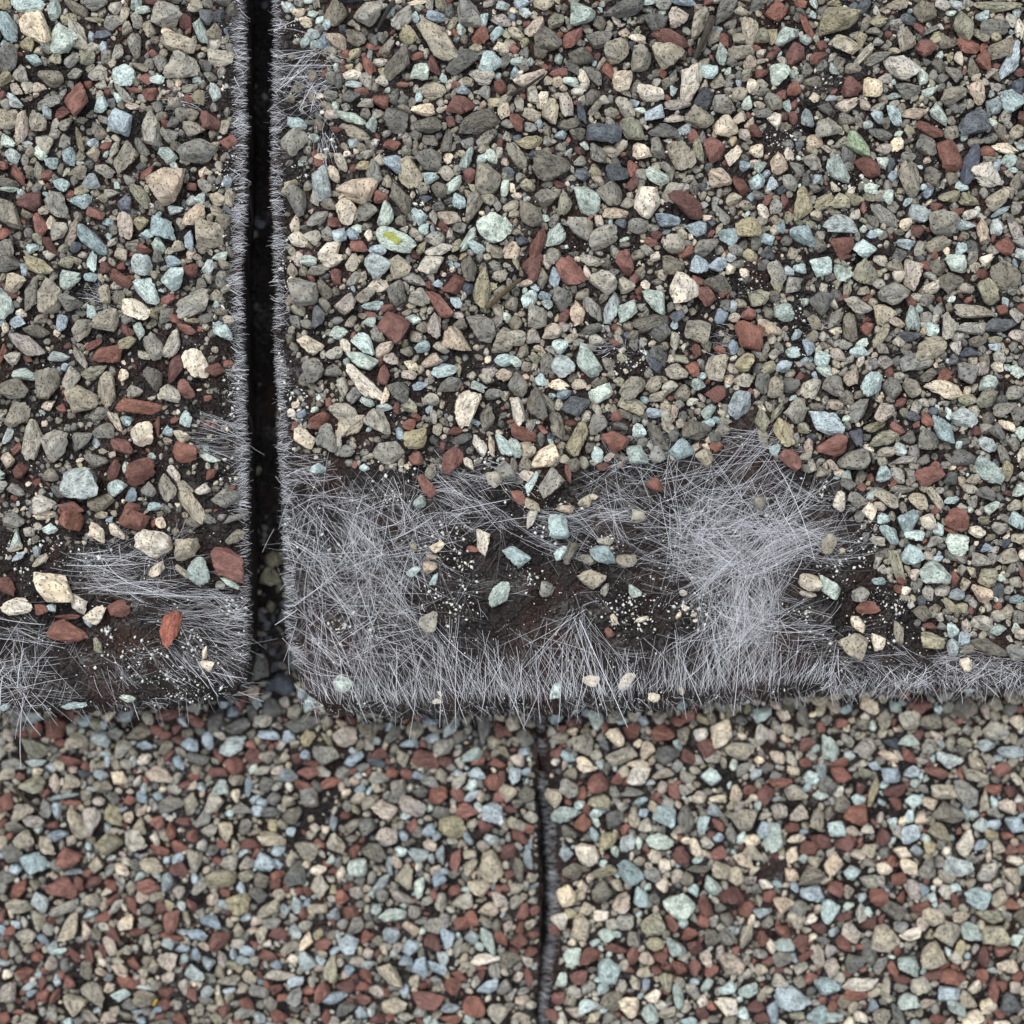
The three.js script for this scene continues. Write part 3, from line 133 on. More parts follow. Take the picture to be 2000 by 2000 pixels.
[1000, 1500, Y, [[2,3,7,6,90,B],[6,11,9,7,-20,K],[2,24,9,6,40,T],[3,29,9,5,30,R],[7,26,6,5,-10,R],[7,39,11,4,80,B],[3,43,12,5,80,K],[6,50,6,4,60,T],[2,57,6,6,0,T],[5,61,9,5,-60,R],[3,73,8,7,0,R],[7,82,6,4,60,T],[7,89,9,4,85,R],[5,95,7,4,0,T],[4,106,8,4,0,T],[24,8,9,9,0,T],[18,12,9,7,60,T],[22,20,12,8,-45,G],[36,6,11,9,0,R],[45,4,6,5,0,R],[54,3,11,8,-60,C],[32,0,9,4,0,C],[37,14,10,7,0,O],[52,10,12,4,5,K],[65,2,14,4,0,T],[59,6,4,3,0,B],[64,8,6,5,60,P],[69,10,8,6,50,R],[84,4,10,8,0,G],[80,12,7,5,-20,P],[88,13,8,5,10,C],[95,11,8,6,70,P],[101,9,6,5,-30,R],[30,23,8,7,90,R],[36,19,6,5,0,G],[35,28,7,4,65,G],[24,27,8,6,0,K],[23,36,8,6,90,B],[43,22,11,7,-50,K],[52,21,9,5,80,T],[55,14,6,4,0,G],[56,19,5,4,0,B],[65,20,10,9,10,G],[57,24,7,6,-60,T],[74,22,13,7,85,K],[81,24,9,5,-65,G],[88,24,7,4,45,R],[99,22,12,10,0,T],[107,26,8,6,90,B],[32,36,12,10,30,C],[41,31,8,8,0,O],[49,32,7,7,0,B],[54,32,6,3,90,G],[63,31,12,7,5,G],[72,37,9,8,20,R],[78,34,9,5,70,C],[83,32,6,5,40,T],[88,36,8,6,5,R],[103,36,9,6,30,T],[99,39,10,6,45,P],[26,44,10,9,0,K],[39,44,12,5,-10,O],[50,43,15,9,55,G],[60,45,8,6,20,T],[65,42,7,6,-60,C],[80,43,12,4,-10,K],[85,50,12,6,40,G],[94,55,13,9,-20,R],[23,54,9,9,0,C],[38,53,11,9,-70,K],[32,60,7,6,0,T],[47,57,10,8,-70,P],[55,55,10,7,70,G],[64,50,6,6,0,C],[71,58,14,12,10,G],[82,59,11,6,60,R],[20,65,8,7,0,C],[18,69,6,6,0,R],[29,68,12,9,70,T],[38,63,7,5,10,C],[48,65,9,8,0,T],[60,66,11,10,0,O],[68,66,9,5,70,R],[40,71,9,6,30,G],[44,77,10,5,0,R],[26,80,9,8,-45,G],[33,80,10,7,-50,R],[61,75,8,6,0,O],[70,76,8,8,0,G],[78,76,8,6,60,R],[75,70,8,6,-30,R],[85,72,10,7,60,K],[100,71,12,6,-70,T],[93,83,12,9,20,P],[83,81,8,5,60,P],[21,90,10,5,90,G],[28,89,8,7,0,R],[41,86,11,10,90,G],[50,86,5,3,0,R],[63,81,7,6,0,R],[57,81,7,6,60,P],[71,85,8,6,20,R],[78,85,8,5,90,R],[57,92,5,4,-40,B],[66,91,9,6,70,O],[71,97,11,4,80,G],[60,97,8,6,-10,C],[50,101,11,10,-20,C],[42,98,10,9,10,K],[32,101,10,6,-20,G],[59,105,9,7,60,G],[77,95,8,5,70,T],[83,92,6,6,0,G],[92,94,8,6,-20,G],[101,94,9,7,-60,G],[91,101,11,8,20,C],[98,104,6,6,0,G],[104,101,8,5,0,R],[106,106,9,5,10,R],[20,98,7,6,-30,R],[17,105,7,5,30,R],[27,104,9,5,0,P],[35,106,6,5,0,T],[75,108,8,4,0,G],[106,86,6,5,20,T]]],
[1500, 1500, Y, [[3,3,6,4,0,T],[11,1,9,4,10,C],[5,6,11,5,5,R],[18,4,7,6,0,G],[31,3,10,8,20,R],[25,7,9,7,0,K],[41,2,6,5,0,O],[52,3,12,7,10,B],[61,1,8,5,0,B],[72,2,11,5,10,R],[39,8,6,5,60,R],[45,10,14,4,-75,O],[54,10,11,5,-20,R],[55,15,7,5,70,R],[62,14,8,6,10,G],[75,10,13,7,15,T],[84,10,14,9,55,T],[88,3,10,5,5,T],[96,9,8,5,10,R],[103,10,9,5,0,R],[102,16,9,6,30,P],[92,14,12,4,80,T],[11,10,10,8,-30,T],[4,18,9,7,30,P],[13,19,8,7,0,P],[21,22,10,8,90,K],[37,20,11,9,-20,R],[10,25,7,5,0,R],[29,26,9,8,40,G],[12,30,10,4,-10,C],[2,29,14,8,90,G],[22,31,11,7,30,R],[33,32,10,7,-10,R],[17,34,8,6,10,R],[42,26,6,5,30,C],[49,29,8,7,90,R],[56,27,8,6,60,T],[60,28,9,8,0,B],[65,21,6,6,0,P],[73,27,11,7,15,O],[69,33,7,6,0,O],[57,36,8,6,-10,C],[63,35,6,5,0,B],[60,42,9,6,15,C],[68,43,9,8,90,K],[77,20,13,9,30,K],[84,32,13,8,100,C],[91,24,7,6,20,B],[96,24,7,5,10,B],[105,24,9,8,0,B],[95,28,9,5,5,O],[102,29,6,3,20,R],[108,34,5,5,0,R],[80,42,13,9,25,B],[76,46,8,6,0,T],[93,44,12,9,10,C],[105,39,7,5,30,C],[104,45,9,6,40,T],[27,41,10,8,-40,P],[17,46,12,9,-20,K],[36,44,8,7,0,G],[43,40,6,4,0,T],[43,48,9,7,30,T],[55,47,9,6,5,R],[6,58,9,7,20,P],[19,54,12,8,-10,B],[26,61,11,9,90,G],[29,51,8,7,40,R],[34,52,9,6,80,P],[47,55,9,8,10,R],[40,55,5,4,90,G],[53,60,11,9,50,K],[65,60,9,6,-10,R],[62,51,9,8,40,P],[66,52,6,5,90,B],[76,53,8,6,60,C],[79,56,7,5,30,R],[89,55,13,10,10,G],[104,58,7,5,0,R],[94,63,12,6,10,O],[82,63,8,5,-20,P],[70,63,10,8,20,T],[76,70,12,11,-40,T],[86,70,8,8,0,G],[96,71,11,10,-10,O],[105,73,6,6,0,G],[50,72,13,12,0,T],[43,66,9,5,-40,R],[35,70,8,8,20,P],[32,75,7,7,0,R],[61,71,10,6,-20,C],[69,79,12,12,0,T],[60,84,11,9,40,G],[82,77,8,5,90,O],[91,80,9,6,90,R],[102,84,12,6,30,C],[100,78,8,5,0,R],[53,86,9,4,70,R],[57,90,8,4,-10,R],[70,88,8,5,0,R],[77,89,8,7,0,R],[82,89,5,4,0,R],[39,92,16,7,-12,C],[24,92,11,10,40,G],[10,98,16,12,20,B],[7,75,9,6,10,G],[6,81,9,7,0,K],[5,86,5,4,0,R],[21,80,10,6,60,P],[27,84,10,7,-60,P],[16,80,8,4,-20,R],[37,96,11,5,5,R],[65,93,10,9,30,T],[68,100,8,4,-20,P],[59,99,9,9,60,G],[77,96,12,7,0,B],[80,102,11,6,20,G],[85,98,8,7,90,T],[88,93,7,6,60,C],[96,94,11,5,80,R],[105,93,9,6,15,P],[103,100,9,9,0,D],[93,101,9,7,-10,C],[27,101,6,5,-20,R],[50,93,10,4,95,T],[45,101,8,4,95,B],[28,106,8,5,0,G],[48,106,8,8,0,T],[55,105,12,5,60,K],[2,104,12,5,80,B],[39,106,8,5,45,C],[72,107,8,5,0,R]]],
];
// ---------------------------------------------------------------- stone shapes
function stoneShape(seed, detail) {
  // a crushed chip: a polyhedron of cut planes; mesh vertices near an edge or a corner are moved onto it, so that faces stay crisp
  const r = rng(seed * 7919 + 13), planes = [], count = 6 + Math.floor(r() * 6), add = (n, h) => planes.push(n.normalize().clone().divideScalar(h));
  for (let i = 0; i < count; i++) {
    const z = 1 - (2 * (i + 0.5)) / count + (r() - 0.5) * 0.5, a = i * 2.39996 + (r() - 0.5) * 1.2, w = Math.sqrt(Math.max(0, 1 - z * z));
    add(new THREE.Vector3(Math.cos(a) * w, z, Math.sin(a) * w), lerp(0.6, 1.0, r()));
  }
  add(new THREE.Vector3((r() - 0.5) * 0.7, 1, (r() - 0.5) * 0.7), lerp(0.5, 0.75, r()));
  { const a = r() * 6.283; add(new THREE.Vector3(Math.cos(a), lerp(0.3, 1.2, r()), Math.sin(a)), lerp(0.5, 0.7, r())); }
  const g0 = new THREE.IcosahedronGeometry(1, detail); g0.deleteAttribute('uv'); g0.deleteAttribute('normal');
  const g = mergeVertices(g0, 1e-4), pos = g.attributes.position, d = new THREE.Vector3(), m1 = new THREE.Vector3(), m2 = new THREE.Vector3(), near = 1 - 0.22 / (detail + 1);
  const lo = new THREE.Vector3(9, 9, 9), hi = new THREE.Vector3(-9, -9, -9), rough = lerp(0.03, 0.11, r()), ox = r() * 50;
  for (let i = 0; i < pos.count; i++) {
    d.fromBufferAttribute(pos, i).normalize();
    const order = planes.map((n) => [n.dot(d), n]).sort((a, b) => b[0] - a[0]), [a, b, c] = order;
    if (b[0] > a[0] * near) {
      m1.copy(a[1]).sub(b[1]);
      if (c[0] > a[0] * near) { m2.copy(a[1]).sub(c[1]); m1.cross(m2); if (m1.length() > 0.05) { m1.normalize(); if (m1.dot(d) < 0) m1.negate(); if (m1.dot(d) > 0.9) d.copy(m1); } }
      else { d.addScaledVector(m1, -d.dot(m1) / m1.lengthSq()).normalize(); }
    }
    let best = 0.62; for (const n of planes) best = Math.max(best, n.dot(d));
    d.multiplyScalar((1 / best) * (1 + rough * n3(d.x * 2.4 + ox, d.y * 2.4, d.z * 2.4) + rough * 0.7 * n3(d.x * 6 + ox, d.y * 6, d.z * 6)));
    pos.setXYZ(i, d.x, d.y, d.z); lo.min(d); hi.max(d);
  }
  const size = hi.clone().sub(lo).multiplyScalar(0.5), mid = hi.clone().add(lo).multiplyScalar(0.5);
  for (let i = 0; i < pos.count; i++) pos.setXYZ(i, (pos.getX(i) - mid.x) / size.x, (pos.getY(i) - mid.y) / size.y, (pos.getZ(i) - mid.z) / size.z);
  g.computeVertexNormals();
  // box-projected texture coordinates and one normal per cut face, vertices split only where face or side changes
  const nor = g.attributes.normal, idx = g.index.array, key = new Map(), P = [], N = [], UV = [], I = [], a = new THREE.Vector3(), b = new THREE.Vector3(), c = new THREE.Vector3(), e = new THREE.Vector3();
  for (let t = 0; t < idx.length; t += 3) {
    a.fromBufferAttribute(pos, idx[t]); b.fromBufferAttribute(pos, idx[t + 1]); c.fromBufferAttribute(pos, idx[t + 2]);
    d.copy(a).add(b).add(c).divideScalar(3).multiply(size).add(mid); b.sub(a); c.sub(a); b.cross(c);
    let face = 0, best = -1; planes.forEach((n, k) => { const q = n.dot(d); if (q > best) { best = q; face = k; } });
    e.copy(planes[face]).multiply(size).normalize();
    const ax = Math.abs(b.x), ay = Math.abs(b.y), az = Math.abs(b.z), side = ay >= ax && ay >= az ? 1 : ax > az ? 0 : 2;
    for (let k = 0; k < 3; k++) {
      const v = idx[t + k], id = (v * 3 + side) * 32 + face;
      if (!key.has(id)) {
        key.set(id, P.length / 3);
        const x = pos.getX(v), y = pos.getY(v), z = pos.getZ(v);
        d.fromBufferAttribute(nor, v).lerp(e, 0.62).normalize();
        P.push(x, y, z); N.push(d.x, d.y, d.z);
        if (side === 1) UV.push(x, z); else if (side === 0) UV.push(z, y + 0.7); else UV.push(x, y + 1.4);
      }
      I.push(key.get(id));
    }
  }
  return { P: new Float32Array(P), N: new Float32Array(N), UV: new Float32Array(UV), I };
}
const VARIANTS = 44, fine = [], coarse = [], tiny = [];
for (let i = 0; i < VARIANTS; i++) { fine.push(stoneShape(i, 3)); coarse.push(stoneShape(i + 100, 2)); if (i < 16) tiny.push(stoneShape(i + 200, 1)); }
const uvScale = (len) => (len / 2 / 25) * 0.25;   // texture turns per unit half-length, so that markings keep their size
const sharedGeo = {}, fineGeo = (v, cls) => sharedGeo[v + '/' + cls] ||= (() => {
  const s = fine[v], g = new THREE.BufferGeometry(), k = uvScale([26, 42, 62, 86][cls]);
  g.setAttribute('position', new THREE.BufferAttribute(s.P, 3)); g.setAttribute('normal', new THREE.BufferAttribute(s.N, 3));
  g.setAttribute('uv', new THREE.BufferAttribute(s.UV.map((u, i) => u * k + ((v * 7 + cls * 3 + (i % 2) * 5) % 11) / 11), 2)); g.setIndex(s.I); return g;
})();

// ---------------------------------------------------------------- outlines of the four shingles, in plan units
const wob = (t, s, a) => a * (n3(t / 34, s, 0.3) + 0.6 * n3(t / 11, s, 5.3));
const cutLeft = curve([[-300, 476], [0, 479], [380, 482], [560, 475], [700, 478], [950, 485], [1100, 486], [1270, 485], [1330, 474], [1385, 434]]);
const cutRight = curve([[-300, 532], [0, 533], [330, 531], [620, 535], [800, 542], [950, 549], [1050, 553], [1230, 560], [1310, 574], [1350, 596], [1385, 640]]);
const hemLeft = curve([[-300, 1378], [0, 1374], [200, 1376], [360, 1364], [480, 1352]]);
const hemRight = curve([[520, 1356], [640, 1374], [800, 1378], [1000, 1372], [1200, 1366], [1400, 1352], [1550, 1338], [1700, 1328], [2000, 1322], [2300, 1322]]);
const jointLeft = curve([[-300, 1046], [1380, 1048], [1500, 1050], [1650, 1054], [1730, 1058], [1850, 1056], [2000, 1050], [2300, 1050]]);
const jointRight = curve([[-300, 1066], [1400, 1064], [1500, 1068], [1640, 1086], [1720, 1092], [1830, 1094], [1900, 1078], [2000, 1070], [2300, 1068]]);
const EDGE = -290, FAR = 2290;
const SHINGLES = [
  { key: 'ul', top: 0, thick: 86, x0: () => EDGE, x1: (y) => cutLeft(y) + wob(y, 1.7, 3) + 7 * n3(y / 95, 1.1, 6), y0: () => EDGE, y1: (x) => hemLeft(x) + wob(x, 2.7, 5), slope: [0, 4, 0, 20], label: 'upper shingle worn bare at its lower corner, with a brick-red stone on bare fibres' },
  { key: 'ur', top: 0, thick: 86, x0: (y) => cutRight(y) + wob(y, 3.7, 3) + 7 * n3(y / 105, 4.1, 6), x1: () => FAR, y0: () => EDGE, y1: (x) => hemRight(x) + wob(x, 4.7, 5), slope: [4, 0, 0, 30], label: 'large upper shingle with bare white glass fibres along its frayed lower hem' },
  { key: 'll', top: -122, thick: 60, x0: () => EDGE, x1: (y) => jointLeft(y) + wob(y, 5.7, 3), y0: () => EDGE, y1: () => FAR, slope: [0, 3, 0, 0], label: 'lower course shingle with many small red stones, before the fuzzy butt joint' },
  { key: 'lr', top: -110, thick: 72, x0: (y) => jointRight(y) + wob(y, 6.7, 4), x1: () => FAR, y0: () => EDGE, y1: () => FAR, slope: [16, 0, 0, 0], label: 'lower course shingle with larger mint and cream stones, past the fuzzy butt joint' },
];
const by = Object.fromEntries(SHINGLES.map((s) => [s.key, s]));
for (const s of SHINGLES) {
  s.k = (EYE - s.top) / EYE;
  const g = s.group = new THREE.Group(), cx = (s.key === 'ul' ? 100 : s.key === 'ur' ? 1300 : s.key === 'll' ? 400 : 1600), cy = s.key[0] === 'u' ? 600 : 1700;
  g.name = numbered('roof_shingle'); g.userData = { label: s.label, category: 'shingle', group: 'roof shingles laid in two courses' };
  s.o = [(cx - 1000) * s.k, s.top - s.thick, (cy - 1000) * s.k];
  g.position.set(s.o[0] * U, s.o[1] * U, s.o[2] * U); scene.add(g);
  s.at = (x, y, h) => [((x - 1000) * s.k - s.o[0]) * U, (h - s.o[1]) * U, ((y - 1000) * s.k - s.o[2]) * U];
  s.ground = (x, y) => s.top + 2.6 * fbm(x / 75, y / 75, s.top) + 1.6 * n3(x / 17, y / 17, 2.2 + s.top);
  s.stones = [];
}
const under = (x, y) => (x < 510 ? hemLeft(x) : hemRight(x)) > y;   // is it the upper course here
const ownerOf = (x, y) => { if (x < 510 ? y < hemLeft(x) + 16 : y < hemRight(x) + 14) return x < 507 ? by.ul : by.ur; return x < 1060 ? by.ll : by.lr; };

// the tarry body: a bumpy top with rounded, frayed sides
for (const s of SHINGLES) {
  const P = [], UV = [], I = [], step = s.key === 'ul' ? 7 : 9, nx = Math.ceil((s.x1(0) - s.x0(0)) / step), ny = Math.ceil(((s.key[0] === 'u' ? 1370 : FAR) - EDGE) / step);
  const put = (x, y, h) => { P.push(...s.at(x, y, h)); UV.push(x / 420, (y + h) / 420); return P.length / 3 - 1; };
  const plan = (i, j) => { const u = i / nx, v = j / ny; let y = lerp(EDGE, 1360, v), x = lerp(s.x0(y), s.x1(y), u); y = lerp(s.y0(x), s.y1(x), v); x = lerp(s.x0(y), s.x1(y), u); return [x, y]; };
  const grid = [];
  for (let j = 0; j <= ny; j++) for (let i = 0; i <= nx; i++) { const [x, y] = plan(i, j), e = Math.min(i, nx - i, j, ny - j); grid.push(put(x, y, s.ground(x, y) - (e === 0 ? 3 : 0))); }
  for (let j = 0; j < ny; j++) for (let i = 0; i < nx; i++) { const a = grid[j * (nx + 1) + i], b = a + 1, c = a + nx + 1, d = c + 1; I.push(a, c, b, b, c, d); }
  const ring = [];
  for (let i = 0; i < nx; i++) ring.push([i, 0, 0, -1, s.slope[2]]);
  for (let j = 0; j < ny; j++) ring.push([nx, j, 1, 0, s.slope[1]]);
  for (let i = nx; i > 0; i--) ring.push([i, ny, 0, 1, s.slope[3]]);
  for (let j = ny; j > 0; j--) ring.push([0, j, -1, 0, s.slope[0]]);
  let prev = ring.map(([i, j]) => grid[j * (nx + 1) + i]);
  for (const [f, o] of [[0.12, 0.35], [0.32, 0.7], [0.6, 0.95], [0.88, 1], [1, 0.85]]) {
    const now = ring.map(([i, j, dx, dy, sl], k) => { const [x, y] = plan(i, j), w = 1 + 0.5 * n3(k / 3, f * 9, 4), q = o * sl * w + 1.2 * n3(x / 9, y / 9, f * 20); return put(x + dx * q, y + dy * q, s.top - s.thick * f + (f < 1 ? 2 * n3(x / 8, y / 8, f * 31) : 0)); });
    for (let k = 0; k < ring.length; k++) { const l = (k + 1) % ring.length; I.push(prev[k], prev[l], now[k], prev[l], now[l], now[k]); }
    prev = now;
  }
  const [mx, my] = plan(Math.floor(nx / 2), Math.floor(ny / 2)), mid = put(mx, my, s.top - s.thick);
  for (let k = 0; k < ring.length; k++) I.push(prev[k], prev[(k + 1) % ring.length], mid);
  const g = new THREE.BufferGeometry(); g.setAttribute('position', new THREE.Float32BufferAttribute(P, 3)); g.setAttribute('uv', new THREE.Float32BufferAttribute(UV, 2)); g.setIndex(I); g.computeVertexNormals();
  const m = shown(new THREE.Mesh(g, tarMat)); m.name = 'asphalt_body'; s.group.add(m);
}

// ---------------------------------------------------------------- where stones lie: those read off one by one, then the small ones between
const WORN_R = [[500, 912], [600, 900], [700, 918], [790, 922], [900, 926], [960, 908], [1030, 955], [1100, 930], [1150, 905], [1240, 908], [1330, 892], [1395, 878], [1425, 815], [1470, 800], [1500, 885], [1560, 915], [1640, 935], [1655, 1010], [1700, 1060], [1722, 1120], [1770, 1175], [1800, 1240], [1860, 1265], [2000, 1285], [2300, 1290], [2300, 1420], [500, 1420]];
const WORN_L = [[-300, 1120], [60, 1100], [120, 1078], [200, 1060], [330, 1050], [420, 1030], [500, 985], [500, 1420], [-300, 1420]];
const POCKETS = [[1228, 712, 34, 30], [1562, 640, 26, 52], [1531, 275, 30, 26], [1668, 357, 34, 24], [825, 400, 30, 22], [655, 275, 40, 26], [588, 160, 58, 78], [640, 300, 26, 60], [420, 200, 60, 26], [165, 568, 30, 26], [1450, 545, 34, 30], [1405, 655, 24, 20], [1610, 160, 30, 24], [1210, 690, 50, 22], [1690, 160, 30, 18], [1470, 560, 40, 40], [1580, 590, 36, 26], [300, 735, 24, 40], [270, 390, 20, 18], [75, 150, 40, 20], [575, 60, 30, 20], [590, 340, 34, 18], [1130, 480, 20, 16], [1510, 280, 30, 30], [1660, 590, 24, 14], [690, 790, 26, 14], [560, 740, 20, 60], [960, 760, 24, 18], [915, 720, 30, 18], [1755, 610, 40, 16], [1400, 700, 30, 24],
  [1170, 1540, 20, 14], [1412, 1512, 34, 22], [610, 1590, 40, 26], [590, 1640, 34, 30], [640, 1560, 30, 20], [1560, 1565, 44, 22], [1510, 1700, 36, 26], [365, 1620, 20, 16], [930, 1640, 20, 20], [380, 1760, 34, 16], [1730, 1590, 30, 16]];
const inPocket = (x, y) => POCKETS.some(([a, b, c, d]) => ((x - a) / c) ** 2 + ((y - b) / d) ** 2 < 1);
const OCC = 3, ON = Math.ceil((FAR - EDGE) / OCC), occ = { u: new Uint8Array(ON * ON), l: new Uint8Array(ON * ON) };
function ellipse(layer, x, y, a, b, deg, shrink, write) {
  const g = occ[layer], ca = Math.cos(rad(deg)), sa = Math.sin(rad(deg)), R = Math.max(a, b) * shrink; let hit = 0, all = 0;
  for (let j = Math.floor((y - R - EDGE) / OCC); j <= (y + R - EDGE) / OCC; j++) for (let i = Math.floor((x - R - EDGE) / OCC); i <= (x + R - EDGE) / OCC; i++) {
    if (i < 0 || j < 0 || i >= ON || j >= ON) continue;
    const px = EDGE + (i + 0.5) * OCC - x, py = EDGE + (j + 0.5) * OCC - y, u = (px * ca + py * sa) / (a * shrink), v = (-px * sa + py * ca) / (b * shrink);
    if (u * u + v * v > 1) continue; all++; if (write) g[j * ON + i] = 1; else hit += g[j * ON + i];
  }
  return all ? hit / all : 0;
}
const rs = rng(4242);
for (const [tx, ty, m, rows] of TILES) for (const [cx, cy, len, wid, deg, kind] of rows) {
  const x = tx + cx * m, y = ty + cy * m, s = ownerOf(x, y), a = Math.max(len, wid) * m * 0.52, b = Math.min(len, wid) * m * 0.53, dg = len >= wid ? deg : deg + 90;
  const far = inside(x, y, s.key === 'ur' ? WORN_R : s.key === 'ul' ? WORN_L : [[0, 0], [0, 0]]);
  s.stones.push({ x, y, a, b, deg: dg, kind, told: true, veiled: s.key === 'ur' && y > 1315, lone: far });
  ellipse(s.key[0], x, y, a, b, dg, 0.93, true);
}
const PICK = {
  u: [[T, 36], [K, 38], [G, 7], [B, 4], [C, 3], [R, 7], [P, 6], [O, 6], [D, 3]],
  slot: [[K, 60], [D, 40], [O, 6]], crumb: [[T, 26], [K, 50], [C, 6], [P, 6], [R, 8], [G, 4], [O, 4]],
  ll: [[T, 31], [K, 28], [R, 17], [B, 11], [G, 4], [C, 3], [P, 8], [O, 4]], lr: [[T, 30], [K, 18], [R, 16], [G, 12], [B, 6], [C, 8], [P, 8], [O, 4]],
};
const pick = (list) => { let t = rs() * list.reduce((n, e) => n + e[1], 0); for (const [k, w] of list) if ((t -= w) < 0) return k; return T; };
function mayFill(s, x, y, size) {
  const out = x < -10 || y < -10 || x > 2010 || y > 2010;
  if (s.key === 'ul') { if (x > cutLeft(y) - 26 - 26 * smooth(-0.2, 0.5, n3(y / 60, 1, 1)) || inside(x, y, WORN_L)) return false; if (y > 640 && !out && (size > 15 || rs() > (x > 230 ? 0.22 : 0.5))) return false; }
  else if (s.key === 'ur') { if (x < cutRight(y) + 24 + 22 * smooth(-0.2, 0.5, n3(y / 60, 3, 1)) || inside(x, y, WORN_R)) return false; if (y > 640 && x < 1000 && (size > 18 || rs() > 0.5)) return false; }
  else if (s.key === 'll') { if (x > jointLeft(y) - size * 0.5 - 2) return false; const slot = x > cutLeft(y) - 40 && x < cutRight(y) + 40; if (slot && y < 1300 && rs() > (y < 1000 ? 0.01 : 0.1)) return false; if (!slot && y < (x < 510 ? hemLeft(x) : hemRight(x)) - 70) return false; }
  else { if (x < jointRight(y) + size * 0.5 + 2 || y < hemRight(x) - 70) return false; }
  if (inPocket(x, y) && rs() > 0.06) return false;
  if (!out && fbm(x / 52, y / 52, 9.5 + s.top) > (s.key[0] === 'u' ? 0.3 : 0.42) && rs() > 0.15) return false;
  return true;
}
for (const s of SHINGLES) {
  const lo = s.key[0], X0 = s.key === 'ul' || s.key === 'll' ? EDGE : s.key === 'ur' ? 520 : 1060, X1 = s.key === 'ul' ? 490 : s.key === 'll' ? 1050 : FAR, Y0 = s.key === 'lr' ? 1240 : EDGE, Y1 = lo === 'u' ? 1380 : FAR;
  for (const size of [54, 46, 38, 31, 26, 22, 18, 15, 12, 9]) {
    const tries = ((X1 - X0) * (Y1 - Y0)) / (size * size) * (size < 14 ? 0.7 : size < 28 ? (lo === 'u' ? 1.15 : 1.45) : 1.5);
    for (let t = 0; t < tries; t++) {
      const x = lerp(X0, X1, rs()), y = lerp(Y0, Y1, rs()), out = x < -10 || y < -10 || x > 2010 || y > 2010, slot = s.key === 'll' && y < 1345;
      if (size > (lo === 'u' ? 34 : 40) && !out && !slot) continue;
      if (!mayFill(s, x, y, size)) continue;
      const a = (size / 2) * lerp(0.95, 1.25, rs()), b = a * lerp(0.5, 0.95, rs() ** 0.7), deg = rs() * 180;
      if (ellipse(lo, x, y, a, b, deg, 1, false) > (size < 28 ? 0.29 : 0.14)) continue;
      ellipse(lo, x, y, a, b, deg, 0.9, true);
      s.stones.push({ x, y, a, b, deg, kind: pick(slot ? PICK.slot : size < 17 ? PICK.crumb : PICK[lo === 'u' ? 'u' : s.key]), told: false });
    }
  }
}
